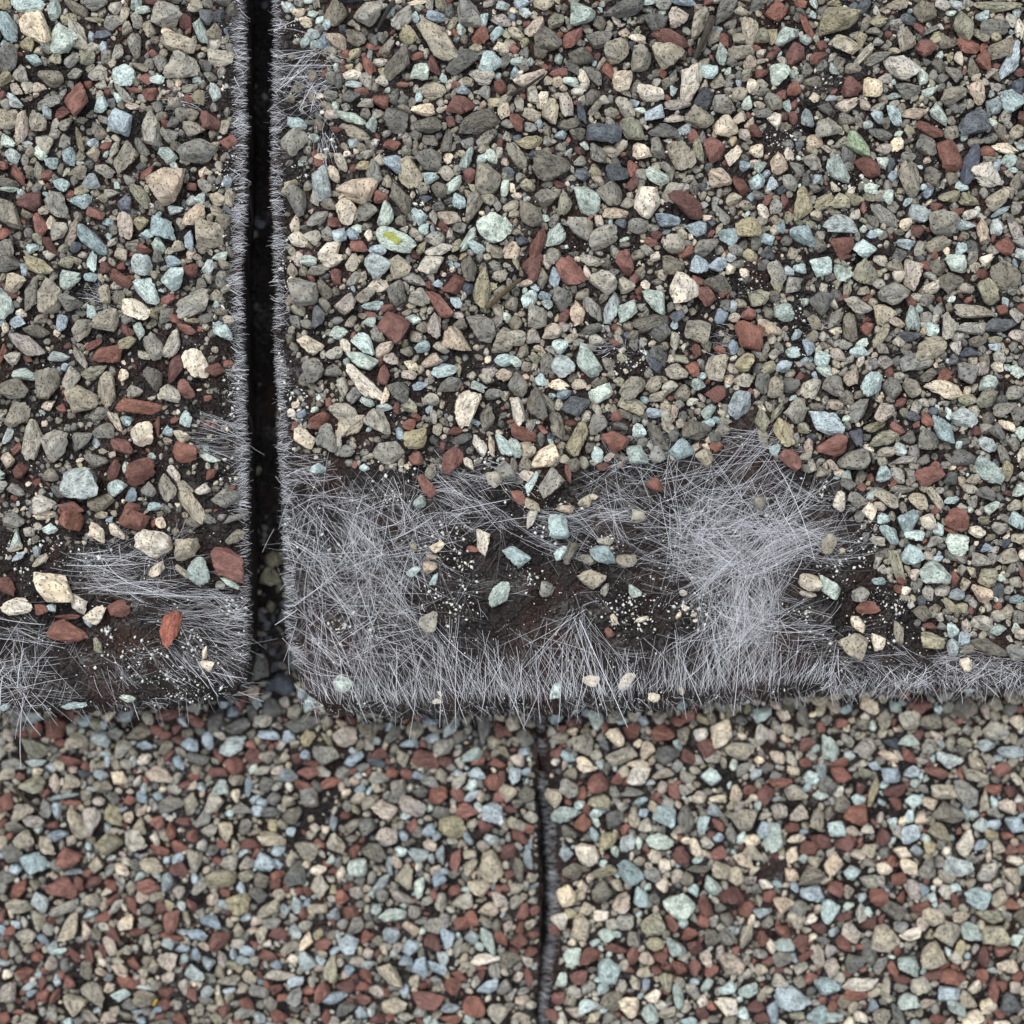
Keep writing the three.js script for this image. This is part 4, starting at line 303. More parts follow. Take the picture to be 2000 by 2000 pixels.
// place them: the 300 that show largest on each shingle singly, the others joined
const q = new THREE.Quaternion(), e3 = new THREE.Euler(), v3 = new THREE.Vector3(), m4 = new THREE.Matrix4();
for (const s of SHINGLES) {
  for (const st of s.stones) {
    const seen = st.x > -st.a && st.y > -st.a && st.x < 2000 + st.a && st.y < 2000 + st.a && (s.key[0] === 'u' || !under(st.x, st.y));
    st.rank = seen ? st.a * st.b : 0;
    st.c = st.kind === S ? 7 : clamp(st.b * lerp(0.5, 0.85, rs()), 2.5, 22);
    const lift = st.veiled ? -0.25 : st.lone ? 0.8 : st.told ? lerp(0.3, 0.8, rs()) : lerp(-0.05, 0.3, rs());
    const maxTop = s.key[0] === 'l' && under(st.x, st.y - 30) ? s.top + (s.key === 'll' ? 30 : 19) : 1e9;
    st.h = s.ground(st.x, st.y) + st.c * lift; if (st.h + st.c * 1.25 > maxTop) { st.c = Math.min(st.c, 12); st.h = Math.min(st.h, maxTop - st.c * 1.25); }
    if (st.kind === S) st.h += 10;
    const tilt = st.lone ? 5 : st.kind === S ? 4 : 17;
    st.e = [rad(gauss(rs) * tilt), -rad(st.deg) + (rs() < 0.5 ? Math.PI : 0), rad(gauss(rs) * tilt)];
    st.shade = Math.floor(rs() * SHADES); st.seed = Math.floor(rs() * 1e6);
  }
  s.stones.sort((p, r) => r.rank - p.rank);
  const mass = FAMILIES.map(() => []);
  let singles = 0;
  s.stones.forEach((st) => {
    if (singles < 300 && st.rank > 0) {
      const m = shown(new THREE.Mesh(fineGeo(st.seed % VARIANTS, st.a < 17 ? 0 : st.a < 26 ? 1 : st.a < 36 ? 2 : 3), shadeMat(st.kind, st.shade)));
      m.name = 'stone_granule'; m.position.set(...s.at(st.x, st.y, st.h)); m.rotation.set(st.e[0], st.e[1], st.e[2], 'YXZ'); m.scale.set(st.a * U, st.c * U, st.b * U);
      if (st.kind === S) m.userData.label = 'smooth dark slate flake';
      if (st.kind === Q) m.userData.label = 'bright brick-red granule';
      st.mesh = m; s.group.add(m); singles++;
    } else mass[FAMILIES.indexOf(MINERAL[st.kind][4])].push(st);
  });
  const P = [], N = [], UV = [], CO = [], I = [], g = new THREE.BufferGeometry();
  mass.forEach((list, f) => {
    const start = I.length;
    for (const st of list) {
      const shape = st.a > 12 ? coarse[st.seed % VARIANTS] : tiny[st.seed % 16], at = P.length / 3, [X, H, Zz] = s.at(st.x, st.y, st.h), k = uvScale(st.a * 2), u0 = (st.seed % 97) / 97, w0 = (st.seed % 89) / 89, col = shadeColor(st.kind, st.shade);
      q.setFromEuler(e3.set(st.e[0], st.e[1], st.e[2], 'YXZ'));
      for (let i = 0; i < shape.P.length; i += 3) {
        v3.set(shape.P[i] * st.a * U, shape.P[i + 1] * st.c * U, shape.P[i + 2] * st.b * U).applyQuaternion(q); P.push(v3.x + X, v3.y + H, v3.z + Zz);
        v3.set(shape.N[i] / st.a, shape.N[i + 1] / st.c, shape.N[i + 2] / st.b).normalize().applyQuaternion(q); N.push(v3.x, v3.y, v3.z);
        CO.push(col.r, col.g, col.b);
      }
      for (let i = 0; i < shape.UV.length; i += 2) UV.push(shape.UV[i] * k + u0, shape.UV[i + 1] * k + w0);
      for (const i of shape.I) I.push(i + at);
    }
    g.addGroup(start, I.length - start, f);
  });
  g.setAttribute('position', new THREE.Float32BufferAttribute(P, 3)); g.setAttribute('normal', new THREE.Float32BufferAttribute(N, 3)); g.setAttribute('uv', new THREE.Float32BufferAttribute(UV, 2)); g.setAttribute('color', new THREE.Float32BufferAttribute(CO, 3)); g.setIndex(I);
  const m = shown(new THREE.Mesh(g, massMats)); m.name = 'small_granules'; m.userData.kind = 'stuff'; s.group.add(m);
  console.log(s.key, 'stones', s.stones.length, 'single', singles, 'tris', I.length / 3);
}

// ---------------------------------------------------------------- white mineral grit
const rg = rng(77), OCT = [[1, 0, 0], [-1, 0, 0], [0, 1, 0], [0, -1, 0], [0, 0, 1], [0, 0, -1]], OI = [0, 2, 4, 4, 2, 1, 1, 2, 5, 5, 2, 0, 4, 3, 0, 1, 3, 4, 5, 3, 1, 0, 3, 5];
const grit = Object.fromEntries(SHINGLES.map((s) => [s.key, { P: [], C: [], I: [] }]));
function speck(s, x, y, r, lift = 0.5) {
  const o = grit[s.key], at = o.P.length / 3, th = rg() * 6.28, st = lerp(0.6, 1.4, rg()), kindOf = rg(), tone = kindOf < 0.34 ? lerp(0.02, 0.05, rg()) : kindOf < 0.5 ? lerp(0.15, 0.4, rg()) : lerp(0.6, 0.92, rg()), warm = rg() < 0.25 ? 0.8 : 0.97, h = s.ground(x, y) + r * lift;
  for (const [a, b, c] of OCT) { const k = lerp(0.7, 1.25, rg()), dx = a * r * st * k, dz = (c * r * k) / st; o.P.push(...s.at(x + dx * Math.cos(th) - dz * Math.sin(th), y + dx * Math.sin(th) + dz * Math.cos(th), h + b * r * k)); o.C.push(tone, tone * lerp(1, 0.96, 1 - warm), tone * warm); }
  for (const i of OI) o.I.push(i + at);
}
const CLUSTERS = [[330, 1335, 70, 42, 150], [250, 1290, 60, 40, 60], [285, 1285, 26, 14, 40], [450, 1182, 22, 20, 40], [370, 1255, 26, 22, 50], [90, 1055, 60, 20, 50], [170, 1095, 50, 22, 50], [210, 1235, 18, 12, 34], [410, 1280, 26, 18, 34], [60, 1120, 40, 20, 34], [440, 950, 20, 30, 40], [450, 770, 20, 60, 70], [430, 600, 18, 60, 50], [435, 400, 14, 60, 70], [432, 100, 14, 60, 50], [30, 1080, 26, 20, 20], [440, 330, 16, 40, 40],
  [1225, 1195, 55, 44, 150], [1355, 1187, 36, 34, 110], [875, 1055, 30, 38, 60], [905, 1105, 34, 36, 60], [662, 1232, 22, 30, 60], [728, 1230, 12, 12, 16], [888, 1185, 34, 30, 50], [845, 1160, 20, 16, 20], [630, 1060, 40, 20, 26], [1030, 1130, 30, 20, 40], [1190, 1060, 26, 16, 36], [1060, 1035, 22, 30, 40], [1572, 1195, 18, 16, 22], [1640, 1112, 40, 20, 44], [1730, 1160, 46, 46, 90], [1740, 1190, 70, 46, 90], [1690, 1050, 20, 60, 60], [1680, 1250, 60, 18, 40], [790, 915, 60, 24, 50], [770, 960, 26, 26, 40], [1050, 980, 60, 24, 50], [960, 890, 60, 24, 30], [1600, 960, 30, 24, 30], [1480, 1000, 40, 24, 14],
  [575, 55, 24, 24, 40], [585, 335, 24, 20, 30], [555, 520, 10, 40, 36], [545, 740, 12, 60, 60], [580, 770, 16, 20, 36], [820, 395, 34, 22, 46], [655, 280, 40, 22, 30], [1228, 705, 50, 34, 80], [1562, 630, 30, 50, 70], [1531, 275, 34, 30, 70], [1668, 355, 40, 22, 50], [1460, 550, 40, 36, 70], [1220, 30, 14, 10, 8], [1620, 155, 24, 20, 30], [1810, 150, 26, 16, 26], [590, 800, 20, 20, 30], [1400, 850, 40, 30, 40]];
for (const [x, y, sx, sy, n] of CLUSTERS) for (let i = 0; i < n * 1.4; i++) { const px = x + gauss(rg) * sx * 0.6, py = y + gauss(rg) * sy * 0.6, s = ownerOf(px, py); if (s.key[0] === 'u') { if (px < cutRight(py) + 4 && px > cutLeft(py) - 4) continue; speck(s, px, py, lerp(0.8, 4.6, rg() ** 3.2)); } }
for (let i = 0; i < 26000; i++) {
  const x = lerp(-60, 2060, rg()), y = lerp(-60, 2060, rg()), s = ownerOf(x, y), free = !occ[s.key[0]][Math.floor((y - EDGE) / OCC) * ON + Math.floor((x - EDGE) / OCC)];
  if (!free || (s.key[0] === 'u' && x > cutLeft(y) - 5 && x < cutRight(y) + 5) || (s.key[0] === 'l' && (rg() < 0.5 || (x > 1040 && x < 1110)))) continue;
  if (n3(x / 40, y / 40, 3.3) < -0.25 + 0.5 * rg()) continue;
  speck(s, x, y, lerp(0.8, 2.5, rg() ** 2.4), 0.8);
}
// ---------------------------------------------------------------- glass fibres
const rf = rng(991), strands = Object.fromEntries(SHINGLES.map((s) => [s.key, { P: [], N: [], C: [], I: [], n: 0 }]));
// one fibre from (x, y), heading deg, of length len, bent by bend (degrees along it); h0 → h1 above the tar, rising by arch between
function strand(s, x, y, deg, len, { bend = 0, h0 = -0.5, h1 = -0.5, arch = 5, r = 0.55, tone = 0.7, seg = 5 } = {}) {
  const ex = x + Math.cos(rad(deg)) * len, ey = y + Math.sin(rad(deg)) * len;
  if (s.key === 'ul' && (ex > cutLeft(ey) + 11 || x > cutLeft(y) + 11) && Math.min(y, ey) < 1330 && rf() > 0.04) return;
  if (s.key === 'ur' && (ex < cutRight(ey) - 11 || x < cutRight(y) - 11) && Math.min(y, ey) < 1330 && rf() > 0.04) return;
  const o = strands[s.key], base = o.P.length / 3, step = len / seg; let a = rad(deg - bend / 2), px = x, py = y, hb = s.top;
  for (let i = 0; i <= seg; i++) {
    const t = i / seg, h = hb + lerp(h0, h1, t) + arch * 4 * t * (1 - t), rr = r * (i === seg ? 0.6 : 1), nx = -Math.sin(a), ny = Math.cos(a);
    for (let k = 0; k < 3; k++) { const f = (k / 3) * 6.283 + 0.5, c = Math.cos(f), d = Math.sin(f); o.P.push(...s.at(px + nx * c * rr, py + ny * c * rr, h + d * rr)); o.N.push(nx * c, d, ny * c); o.C.push(tone * 0.97, tone * 0.975, tone * 1.03); }
    if (i < seg) for (let k = 0; k < 3; k++) { const l = (k + 1) % 3, p = base + i * 3; o.I.push(p + k, p + 3 + k, p + l, p + l, p + 3 + k, p + 3 + l); }
    px += Math.cos(a) * step; py += Math.sin(a) * step; a += rad(bend) / seg;
  }
  o.n++;
}
const thick = () => { const t = rf(); return t < 0.035 ? lerp(0.38, 0.56, rf()) : t < 0.4 ? lerp(0.19, 0.31, rf()) : lerp(0.09, 0.18, rf()); }, tone = () => (rf() < 0.42 ? lerp(0.26, 0.55, rf()) : lerp(0.85, 0.97, rf()));
// bundles over an area: angle(x, y) the main heading, spread the scatter round it
function patch(s, poly, bundles, { angle = () => 0, spread = 30, len = [50, 130], per = [2, 6], arch = [1, 8], keep = () => true, thin = 1, dim = 1 } = {}) {
  const xs = poly.map((p) => p[0]), ys = poly.map((p) => p[1]), x0 = Math.min(...xs), x1 = Math.max(...xs), y0 = Math.min(...ys), y1 = Math.max(...ys);
  bundles = Math.round(bundles * (s.key === 'ul' ? 0.27 : 0.38));
  for (let b = 0, guard = 0; b < bundles && guard < bundles * 30; guard++) {
    const x = lerp(x0, x1, rf()), y = lerp(y0, y1, rf()); if (!inside(x + gauss(rf) * 26, y + gauss(rf) * 26, poly) || (!keep(x, y) && rf() > 0.12) || fbm(x / 46, y / 46, 21.5) + 0.25 < rf() * 0.9 - 0.35) continue; b++;
    const a0 = angle(x, y) + gauss(rf) * spread, n = Math.round(lerp(per[0], per[1], rf())), bend = gauss(rf) * 24, L = lerp(len[0], len[1], rf());
    for (let i = 0; i < n; i++) { const l = L * lerp(0.6, 1.15, rf()), a = a0 + gauss(rf) * 9, ox = gauss(rf) * 9, oy = gauss(rf) * 9; strand(s, x + ox - Math.cos(rad(a)) * l / 2, y + oy - Math.sin(rad(a)) * l / 2, a, l, { bend: bend + gauss(rf) * 6, arch: lerp(arch[0], arch[1], rf()), r: thick() * thin, tone: tone() * dim }); }
  }
}
const star = (s, x, y, n, l0, l1, from = 0, to = 360) => { for (let i = 0; i < n * 0.55; i++) strand(s, x + gauss(rf) * 13, y + gauss(rf) * 13, lerp(from, to, rf()), lerp(l0, l1, rf()), { bend: gauss(rf) * 14, h0: lerp(2, 8, rf()), h1: 0, arch: lerp(0, 7, rf()), r: thick() * 1.1, tone: tone() }); };
const rect = (x0, y0, x1, y1) => [[x0, y0], [x1, y0], [x1, y1], [x0, y1]];
{
  const s = by.ur, dark = [[1225, 1195, 66, 58], [1355, 1187, 44, 42], [662, 1232, 28, 36], [905, 1075, 50, 60], [890, 1185, 30, 24], [1580, 1195, 22, 20], [1640, 1115, 50, 26], [620, 1058, 26, 14], [730, 1232, 18, 16]];
  const keep = (x, y) => !dark.some(([a, b, c, d]) => ((x - a) / c) ** 2 + ((y - b) / d) ** 2 < 1);
  const corner = [[545, 935], [640, 935], [720, 950], [760, 1000], [840, 1015], [800, 1080], [790, 1150], [830, 1200], [880, 1260], [900, 1330], [640, 1345], [575, 1300], [552, 1180]];
  patch(s, corner, 420, { angle: () => rf() * 180, spread: 60, len: [60, 170], keep, arch: [1, 11] });
  for (const a of [[758, 1076, 70, 60, 170], [690, 1150, 46, 50, 140], [590, 1200, 40, 50, 130], [735, 1206, 50, 60, 170], [552, 1030, 34, 40, 130], [640, 985, 30, 50, 140]]) star(s, ...a);
  patch(s, [[600, 935], [700, 930], [820, 1000], [860, 1180], [900, 1280], [600, 1300]], 130, { angle: () => 55, spread: 26, len: [90, 200], keep, arch: [3, 12] });
  patch(s, [[860, 925], [960, 918], [1025, 950], [1015, 1015], [900, 1040], [845, 1010]], 120, { angle: (x, y) => 10 - (x - 900) * 0.12, spread: 26, len: [60, 130], arch: [1, 8] });
  // the wide bare patch
  const wide = [[1120, 945], [1250, 905], [1370, 895], [1410, 830], [1470, 850], [1510, 910], [1620, 955], [1640, 1000], [1690, 1060], [1600, 1085], [1500, 1130], [1500, 1260], [1400, 1300], [1390, 1150], [1290, 1140], [1270, 1080], [1180, 1050]];
  patch(s, wide, 520, { angle: (x, y) => (x < 1340 ? 18 : -10) + (y < 930 ? -25 : 0), spread: 40, len: [70, 200], keep, arch: [1, 11] });
  patch(s, [[1300, 1010], [1480, 990], [1560, 1070], [1500, 1150], [1470, 1290], [1380, 1290], [1385, 1140]], 380, { angle: (x, y) => (y < 1120 ? -22 : 80), spread: 42, len: [70, 190], keep, arch: [2, 14] });
  for (const a of [[1478, 1228, 110, 50, 170], [1345, 1042, 70, 60, 200], [1450, 1110, 80, 50, 180], [1305, 985, 40, 50, 170]]) star(s, ...a);
  for (let i = 0; i < 46; i++) strand(s, 1480 + gauss(rf) * 30, lerp(1075, 1120, rf()), lerp(-34, -14, rf()), lerp(120, 210, rf()), { bend: lerp(10, 34, rf()), arch: lerp(3, 9, rf()), r: thick(), tone: tone() });
  // grey veil of half-sunk fibres over the rest of the worn area
  patch(s, [[800, 1010], [1160, 960], [1300, 1090], [1300, 1260], [900, 1280], [800, 1180]], 230, { angle: () => rf() * 180, spread: 30, len: [40, 110], keep, arch: [0, 3], thin: 0.8, dim: 0.7 });
  patch(s, [[980, 1020], [1180, 1000], [1240, 1030], [1080, 1080]], 60, { angle: () => 8, spread: 16, len: [60, 150], keep, arch: [1, 5], dim: 0.8 });
  patch(s, [[1500, 1150], [1640, 1180], [1700, 1270], [1500, 1290]], 90, { angle: () => 0, spread: 26, len: [40, 110], keep, arch: [0, 4], dim: 0.85 });
  // frayed lower hem: combed down over the edge
  for (let i = 0; i < 1500; i++) {
    const x = lerp(575, 1640, rf()), hem = hemRight(x), along = (x - 575) / 1065, heading = lerp(62, 84, clamp(along * 1.7, 0, 1)) + (x > 1180 ? (x - 1180) * 0.07 : 0) + gauss(rf) * 21, len = lerp(26, 130, rf() ** 1.7) * (x > 1500 ? 0.75 : 1), y = hem - len * lerp(0.7, 1.35, rf());
    const over = Math.max(0, y + len - hem);
    if (!keep(x, y)) continue;
    strand(s, x, y, heading, len, { bend: gauss(rf) * 20, h0: lerp(-1, 6, rf()), h1: over > 4 ? lerp(-34, 3, rf()) : 1, arch: lerp(2, 11, rf()), r: thick() * 1.05, tone: tone() });
  }
  for (let i = 0; i < 16; i++) { const x = lerp(640, 1560, rf()), a = lerp(58, 96, rf()), l = lerp(100, 190, rf()); strand(s, x, hemRight(x) - l * 0.72, a, l, { bend: gauss(rf) * 5, h0: 6, h1: lerp(-12, 8, rf()), arch: 8, r: lerp(0.35, 0.6, rf()), tone: 0.85 }); }
  star(s, 1128, 1206, 60, 40, 170, 20, 160);
  strand(s, 1132, 1210, 66, 232, { h0: 8, h1: -8, arch: 12, r: 0.8, tone: 0.88 }); strand(s, 1445, 1230, 94, 170, { h0: 8, h1: -6, arch: 10, r: 0.6, tone: 0.86 }); strand(s, 1120, 1205, 72, 190, { h0: 8, h1: -6, arch: 10, r: 0.5, tone: 0.86 });
  strand(s, 985, 1330, 68, 110, { h0: 4, h1: -30, arch: 8, r: 0.5, tone: 0.8 }); strand(s, 1055, 1345, 112, 90, { h0: 4, h1: -30, arch: 8, r: 0.45, tone: 0.8 }); strand(s, 815, 1350, 100, 110, { h0: 2, h1: -36, arch: 8, r: 0.45, tone: 0.75 });
  for (let i = 0; i < 560; i++) { const x = lerp(1610, 2120, rf()), y = hemRight(x) - lerp(-8, 36, rf()), a = lerp(20, 160, rf()); strand(s, x, y, a, lerp(18, 58, rf()), { bend: gauss(rf) * 14, h0: 0, h1: y > hemRight(x) ? -12 : 0, arch: lerp(1, 8, rf()), r: thick(), tone: tone() }); }
  patch(s, [[1650, 1275], [1800, 1265], [2050, 1305], [2050, 1320], [1650, 1320]], 110, { angle: () => -8, spread: 26, len: [40, 110], arch: [1, 6] });
  for (let i = 0; i < 1000; i++) { const x = lerp(590, 2080, rf()), t = rf(), y = hemRight(x) + t * 26 - 4; strand(s, x, y, gauss(rf) * 50 + (rf() < 0.5 ? 0 : 70), lerp(12, 46, rf()), { bend: gauss(rf) * 40, h0: -4 - 55 * t * t, h1: -8 - 60 * t * t, arch: lerp(0, 6, rf()), r: thick(), tone: tone() * 0.85, seg: 4 }); }
  for (let i = 0; i < 520; i++) { const x = lerp(590, 2080, rf()), t = rf(), y = hemRight(x) + t * 26 - 4; speck(s, x, y, lerp(1, 3.6, rf() ** 2), -3 - 18 * t * t); }
  // pile standing out of the cut along the gap
  for (let i = 0; i < 3400; i++) { const y = lerp(-60, 1300, rf()), d = n3(y / 50, 8.1, 0); if (rf() > 0.62 + 0.6 * d) continue; const l = lerp(10, 28, rf()) * (1 + 0.5 * d), x = cutRight(y) + 7 * n3(y / 105, 4.1, 6) + l * (rf() < 0.06 ? 0.4 : lerp(0.74, 1.15, rf())); strand(s, x, y, 180 + gauss(rf) * 24 + 26 * n3(y / 26, 2.4, 1), l, { bend: gauss(rf) * 16, h0: lerp(-2, 2, rf()), h1: lerp(-8, 8, rf()), arch: lerp(0, 5, rf()), r: thick() * 0.9, tone: tone(), seg: 4 }); }
  patch(s, [[530, 85], [600, 80], [650, 110], [655, 160], [640, 215], [560, 225], [530, 215]], 130, { angle: () => -18, spread: 34, len: [40, 110], arch: [1, 9] });
  for (const [x, y, a, l] of [[540, 180, -38, 90], [545, 110, -8, 80], [585, 215, -60, 66], [535, 62, -24, 70], [550, 130, 0, 110]]) strand(s, x, y, a, l, { h0: 2, h1: 6, arch: 6, r: 0.5, tone: 0.85 });
  patch(s, rect(625, 230, 650, 320), 22, { angle: () => 88, spread: 10, len: [40, 80] });
  patch(s, [[545, 900], [620, 915], [640, 935], [545, 945]], 50, { angle: () => 5, spread: 18, len: [40, 90] });
  patch(s, [[1175, 655], [1260, 660], [1230, 690], [1180, 690]], 26, { angle: () => -10, spread: 30, len: [20, 60], thin: 0.8 });
  patch(s, [[1400, 640], [1440, 640], [1440, 690], [1400, 690]], 20, { angle: () => 20, spread: 30, len: [20, 50], thin: 0.8 });
  patch(s, rect(1580, 620, 1640, 690), 20, { angle: () => 25, spread: 30, len: [20, 60], thin: 0.8, dim: 0.8 });
  patch(s, rect(1720, 640, 1790, 670), 20, { angle: () => 5, spread: 30, len: [20, 60], thin: 0.8, dim: 0.6 });
}
{
  const s = by.ul;
  for (let i = 0; i < 3600; i++) { const y = lerp(-60, 1300, rf()), d = n3(y / 44, 5.1, 0); if (rf() > 0.6 + 0.7 * d) continue; if (y > 985 && rf() < 0.4) continue; const l = lerp(11, 34, rf()) * (1 + 0.6 * d), x = cutLeft(y) + 7 * n3(y / 95, 1.1, 6) - l * (rf() < 0.06 ? 0.4 : lerp(0.74, 1.15, rf())); strand(s, x, y, gauss(rf) * 22 + 30 * n3(y / 24, 6.4, 1), l, { bend: gauss(rf) * 16, h0: lerp(-2, 2, rf()), h1: lerp(-8, 8, rf()), arch: lerp(0, 6, rf()), r: thick(), tone: tone(), seg: 4 }); }
  patch(s, rect(390, 820, 482, 890), 60, { angle: () => 9, spread: 12, len: [60, 110] });
  patch(s, rect(330, 178, 430, 215), 60, { angle: () => -20, spread: 40, len: [30, 80], thin: 0.85 });
  patch(s, rect(155, 550, 225, 600), 50, { angle: () => 28, spread: 26, len: [30, 70], thin: 0.85 });
  patch(s, [[150, 1065], [330, 1060], [350, 1130], [250, 1165], [140, 1120]], 120, { angle: () => rf() * 180, spread: 30, len: [40, 110], arch: [1, 8] });
  patch(s, [[130, 1100], [480, 1125], [480, 1190], [250, 1180]], 120, { angle: () => 3, spread: 8, len: [90, 220], arch: [1, 7] });
  patch(s, [[140, 1070], [480, 1010], [480, 1150], [140, 1150]], 120, { angle: () => 0, spread: 30, len: [30, 90], arch: [0, 4], thin: 0.8, dim: 0.75 });
  patch(s, [[-280, 1190], [60, 1200], [120, 1270], [110, 1375], [-280, 1380]], 260, { angle: () => rf() * 180, spread: 40, len: [50, 140], arch: [1, 10] });
  patch(s, rect(-280, 1200, 120, 1250), 70, { angle: () => 8, spread: 12, len: [60, 150], arch: [1, 6] });
  for (const a of [[48, 1352, 70, 50, 130], [60, 1290, 40, 40, 110], [10, 1310, 30, 50, 120]]) star(s, ...a);
  patch(s, [[110, 1240], [330, 1240], [380, 1290], [200, 1370], [110, 1370]], 110, { angle: () => 0, spread: 50, len: [30, 90], arch: [0, 3], thin: 0.75, dim: 0.6 });
  patch(s, [[300, 1160], [480, 1160], [480, 1240], [360, 1240]], 110, { angle: () => 4, spread: 26, len: [50, 130], arch: [1, 8], dim: 0.85 });
  for (let i = 0; i < 300; i++) { const x = lerp(180, 482, rf()), len = lerp(36, 95, rf()), y = lerp(Math.max(1250, 1330 - (x - 180) * 0.5), 1350, rf()); if (x < 300 && rf() < 0.6) continue; strand(s, x, y - len * 0.5, lerp(52, 22, smooth(250, 480, x)) + gauss(rf) * 16, len, { bend: gauss(rf) * 12, h0: lerp(-1, 4, rf()), h1: lerp(-26, 5, rf()), arch: lerp(2, 10, rf()), r: thick(), tone: tone() }); }
  for (let i = 0; i < 170; i++) { const x = lerp(405, 486, rf()), y = lerp(1190, 1320, rf()), len = lerp(30, 80, rf()); strand(s, x, y, lerp(-10, 50, (y - 1190) / 130) + gauss(rf) * 16, len, { bend: gauss(rf) * 12, h0: 0, h1: lerp(-14, 6, rf()), arch: lerp(1, 9, rf()), r: thick(), tone: tone() }); }
  for (let i = 0; i < 260; i++) { const x = lerp(-200, 470, rf()), y = hemLeft(x) - lerp(-6, 26, rf()); strand(s, x, y, gauss(rf) * 30 + (rf() < 0.3 ? 70 : 0), lerp(20, 60, rf()), { h0: -2, h1: -8, arch: lerp(0, 5, rf()), r: thick(), tone: tone() * 0.8 }); }
  for (const [x, y, a, l] of [[46, 1360, 96, 150], [130, 1104, -2, 160], [160, 1148, 3, 300], [150, 1082, -7, 60], [330, 1090, -6, 70], [0, 1208, 7, 90], [385, 1290, 56, 60], [405, 1322, 60, 44]]) strand(s, x, y, a, l, { h0: 2, h1: a > 90 ? -40 : 1, arch: 6, r: 0.55, tone: 0.84, bend: -6 });
}
for (let i = 0; i < 3200; i++) { // short pile on the cut edge of the lower joint
  const s = by.lr, y = lerp(1330, 2060, rf()), jr = jointRight(y), t = rf(), x = jr - lerp(-3, 14, t), keepIt = 0.3 + 1.1 * n3(y / 46, 3, 3) + 0.3 * smooth(1560, 1700, y); if (rf() > keepIt) continue;
  strand(s, x, y, 180 + gauss(rf) * 16, lerp(8, 20, rf()), { bend: gauss(rf) * 10, h0: -2 - 44 * t * t, h1: -8 - 56 * t * t, arch: lerp(0, 3, rf()), r: thick() * 0.9, tone: tone() * lerp(0.4, 0.85, rf()), seg: 3 });
}
for (const s of SHINGLES) {
  const o = strands[s.key]; if (!o.n) continue;
  const g = new THREE.BufferGeometry(); g.setAttribute('position', new THREE.Float32BufferAttribute(o.P, 3)); g.setAttribute('normal', new THREE.Float32BufferAttribute(o.N, 3)); g.setAttribute('color', new THREE.Float32BufferAttribute(o.C, 3)); g.setIndex(o.I);
  const m = shown(new THREE.Mesh(g, strandMat)); m.name = 'glass_fibres'; m.userData.kind = 'stuff'; s.group.add(m);
  console.log(s.key, 'fibres', o.n, 'tris', o.I.length / 3);
}

for (const s of SHINGLES) {
  const o = grit[s.key], g = new THREE.BufferGeometry(); g.setAttribute('position', new THREE.Float32BufferAttribute(o.P, 3)); g.setAttribute('color', new THREE.Float32BufferAttribute(o.C, 3)); g.setIndex(o.I); g.computeVertexNormals();
  const m = shown(new THREE.Mesh(g, gritMat)); m.name = 'mineral_grit'; m.userData.kind = 'stuff'; s.group.add(m);
}

// ---------------------------------------------------------------- lichen on one stone, twigs and scraps among the stones
{
  const st = by.ur.stones.find((t) => t.mesh && Math.hypot(t.x - (500 + 106 * Z), t.y - 182 * Z) < 3), lichenMap = texture(128, (x, y) => { const c = cloud(x, y, 6, 91), w = smooth(0.5, 0.8, cloud(x, y, 9, 95)); return [lerp(0.42, 0.62, w) * (0.6 + 0.7 * c), lerp(0.46, 0.62, w) * (0.6 + 0.7 * c), lerp(0.10, 0.34, w) * (0.6 + 0.7 * c)]; }, true);
  if (st) {
    const sh = coarse[7], g = new THREE.BufferGeometry(); g.setAttribute('position', new THREE.BufferAttribute(sh.P, 3)); g.setAttribute('normal', new THREE.BufferAttribute(sh.N, 3)); g.setAttribute('uv', new THREE.BufferAttribute(sh.UV, 2)); g.setIndex(sh.I);
    const m = shown(new THREE.Mesh(g, new THREE.MeshPhysicalMaterial({ map: lichenMap, roughness: 0.95, bumpMap: stoneBump, bumpScale: 1e-4 }))); m.name = 'lichen'; m.userData.label = 'yellow-green lichen spot';
    m.position.set(0.12, 0.72, 0.1); m.scale.set(0.48, 0.34, 0.62); st.mesh.add(m);
  }
}
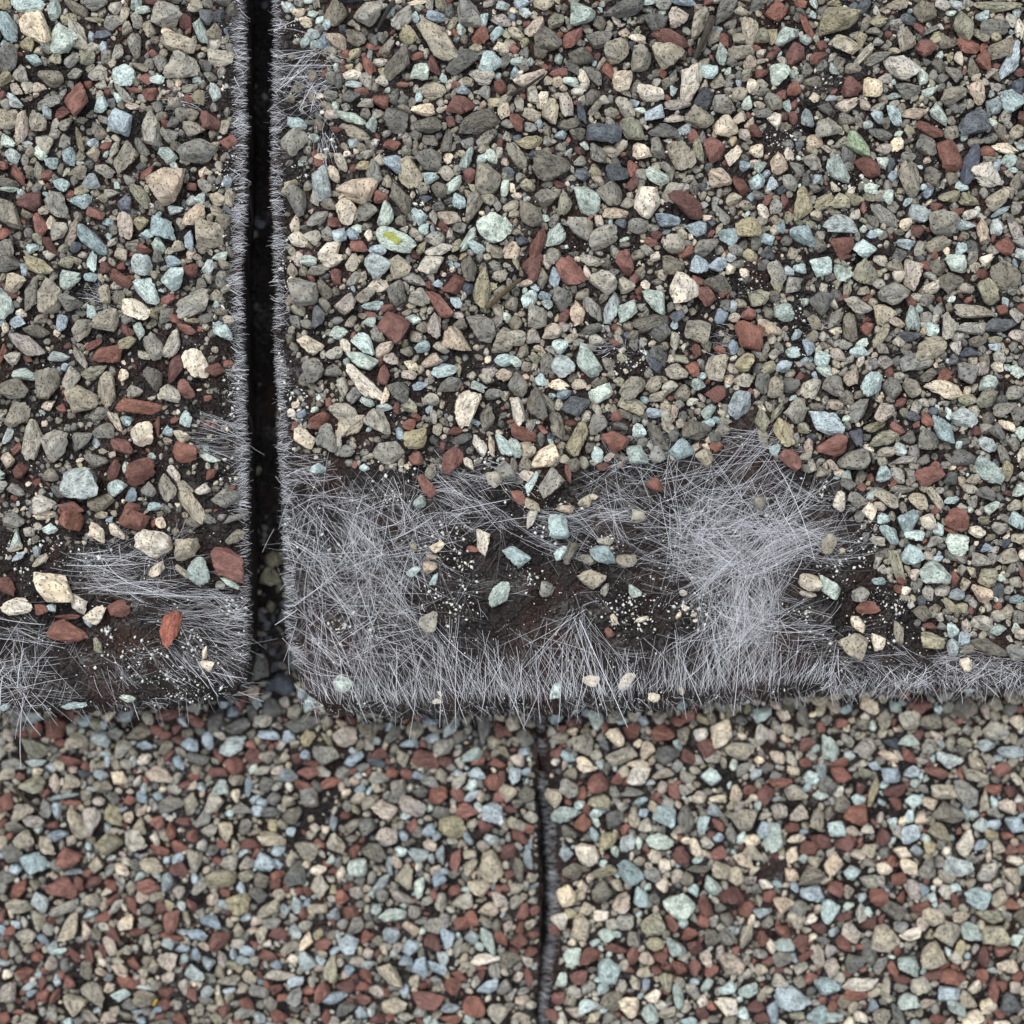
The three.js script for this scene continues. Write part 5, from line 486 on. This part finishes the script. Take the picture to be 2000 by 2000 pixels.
function twig(name, pts, r0, r1, h, color, label, category) {
  const base = pts[0], P = new THREE.Group(); P.name = numbered(name); P.userData = { label, category };
  const s = ownerOf(base[0], base[1]), w = (x, y, hh) => new THREE.Vector3((x - 1000) * s.k * U, (s.top + hh) * U, (y - 1000) * s.k * U), o = w(base[0], base[1], h[0]); P.position.copy(o);
  const path = new THREE.CatmullRomCurve3(pts.map(([x, y], i) => w(x, y, h[i]).sub(o))), n = 14, g = new THREE.TubeGeometry(path, n, U, 7, false), pos = g.attributes.position, c = new THREE.Vector3(), v = new THREE.Vector3();
  for (let i = 0; i <= n; i++) { path.getPointAt(i / n, c); const rr = lerp(r0, r1, i / n) * (i === 0 || i === n ? 0.35 : 1); for (let k = 0; k <= 7; k++) { const id = i * 8 + k; v.fromBufferAttribute(pos, id).sub(c).multiplyScalar(rr * (1 + 0.35 * n3(i * 0.9, (k % 7) * 1.3, r0))).add(c); pos.setXYZ(id, v.x, v.y, v.z); } }
  g.computeVertexNormals();
  const m = shown(new THREE.Mesh(g, new THREE.MeshPhysicalMaterial({ color, map: grainMap, bumpMap: stoneBump, bumpScale: 8e-5, roughness: 0.85 }))); m.name = 'stem'; P.add(m); scene.add(P);
}
const brown = (r, g, b) => new THREE.Color(r, g, b);
twig('bark_sliver', [[1390, 36], [1376, 74], [1356, 118]], 9, 5, [16, 22, 10], brown(0.075, 0.062, 0.05), 'dark grey bark sliver among the stones near the top of the large upper shingle', 'bark');
twig('dry_needle', [[994, 190], [1024, 178], [1064, 150]], 4, 2, [18, 24, 22], brown(0.05, 0.042, 0.035), 'thin dark dry needle lying over tan stones', 'needle');
twig('dry_twig', [[946, 606], [980, 578], [1018, 546]], 6, 4, [8, 20, 16], brown(0.13, 0.10, 0.05), 'olive brown twig beside the long red stone', 'twig');
twig('dry_twig', [[772, 6], [756, 30], [738, 60]], 6, 3, [18, 18, 8], brown(0.05, 0.043, 0.04), 'black twig tip between pale tan stones near the top edge', 'twig');
twig('dry_twig', [[30, 1532], [56, 1556], [84, 1582]], 4, 3, [16, 28, 18], brown(0.06, 0.045, 0.03), 'thin brown bent twig on the lower course by an olive stone', 'twig');
twig('seed_scrap', [[457, 1340], [461, 1352], [464, 1362]], 5, 3, [-22, -26, -34], brown(0.45, 0.24, 0.06), 'tiny orange scrap caught by the gap at the shingle corner', 'scrap');
twig('seed_scrap', [[305, 1957], [309, 1949], [313, 1944]], 4, 3, [20, 26, 24], brown(0.62, 0.42, 0.06), 'tiny yellow scrap among red stones near the bottom edge', 'scrap');

renderer.render(scene, camera);
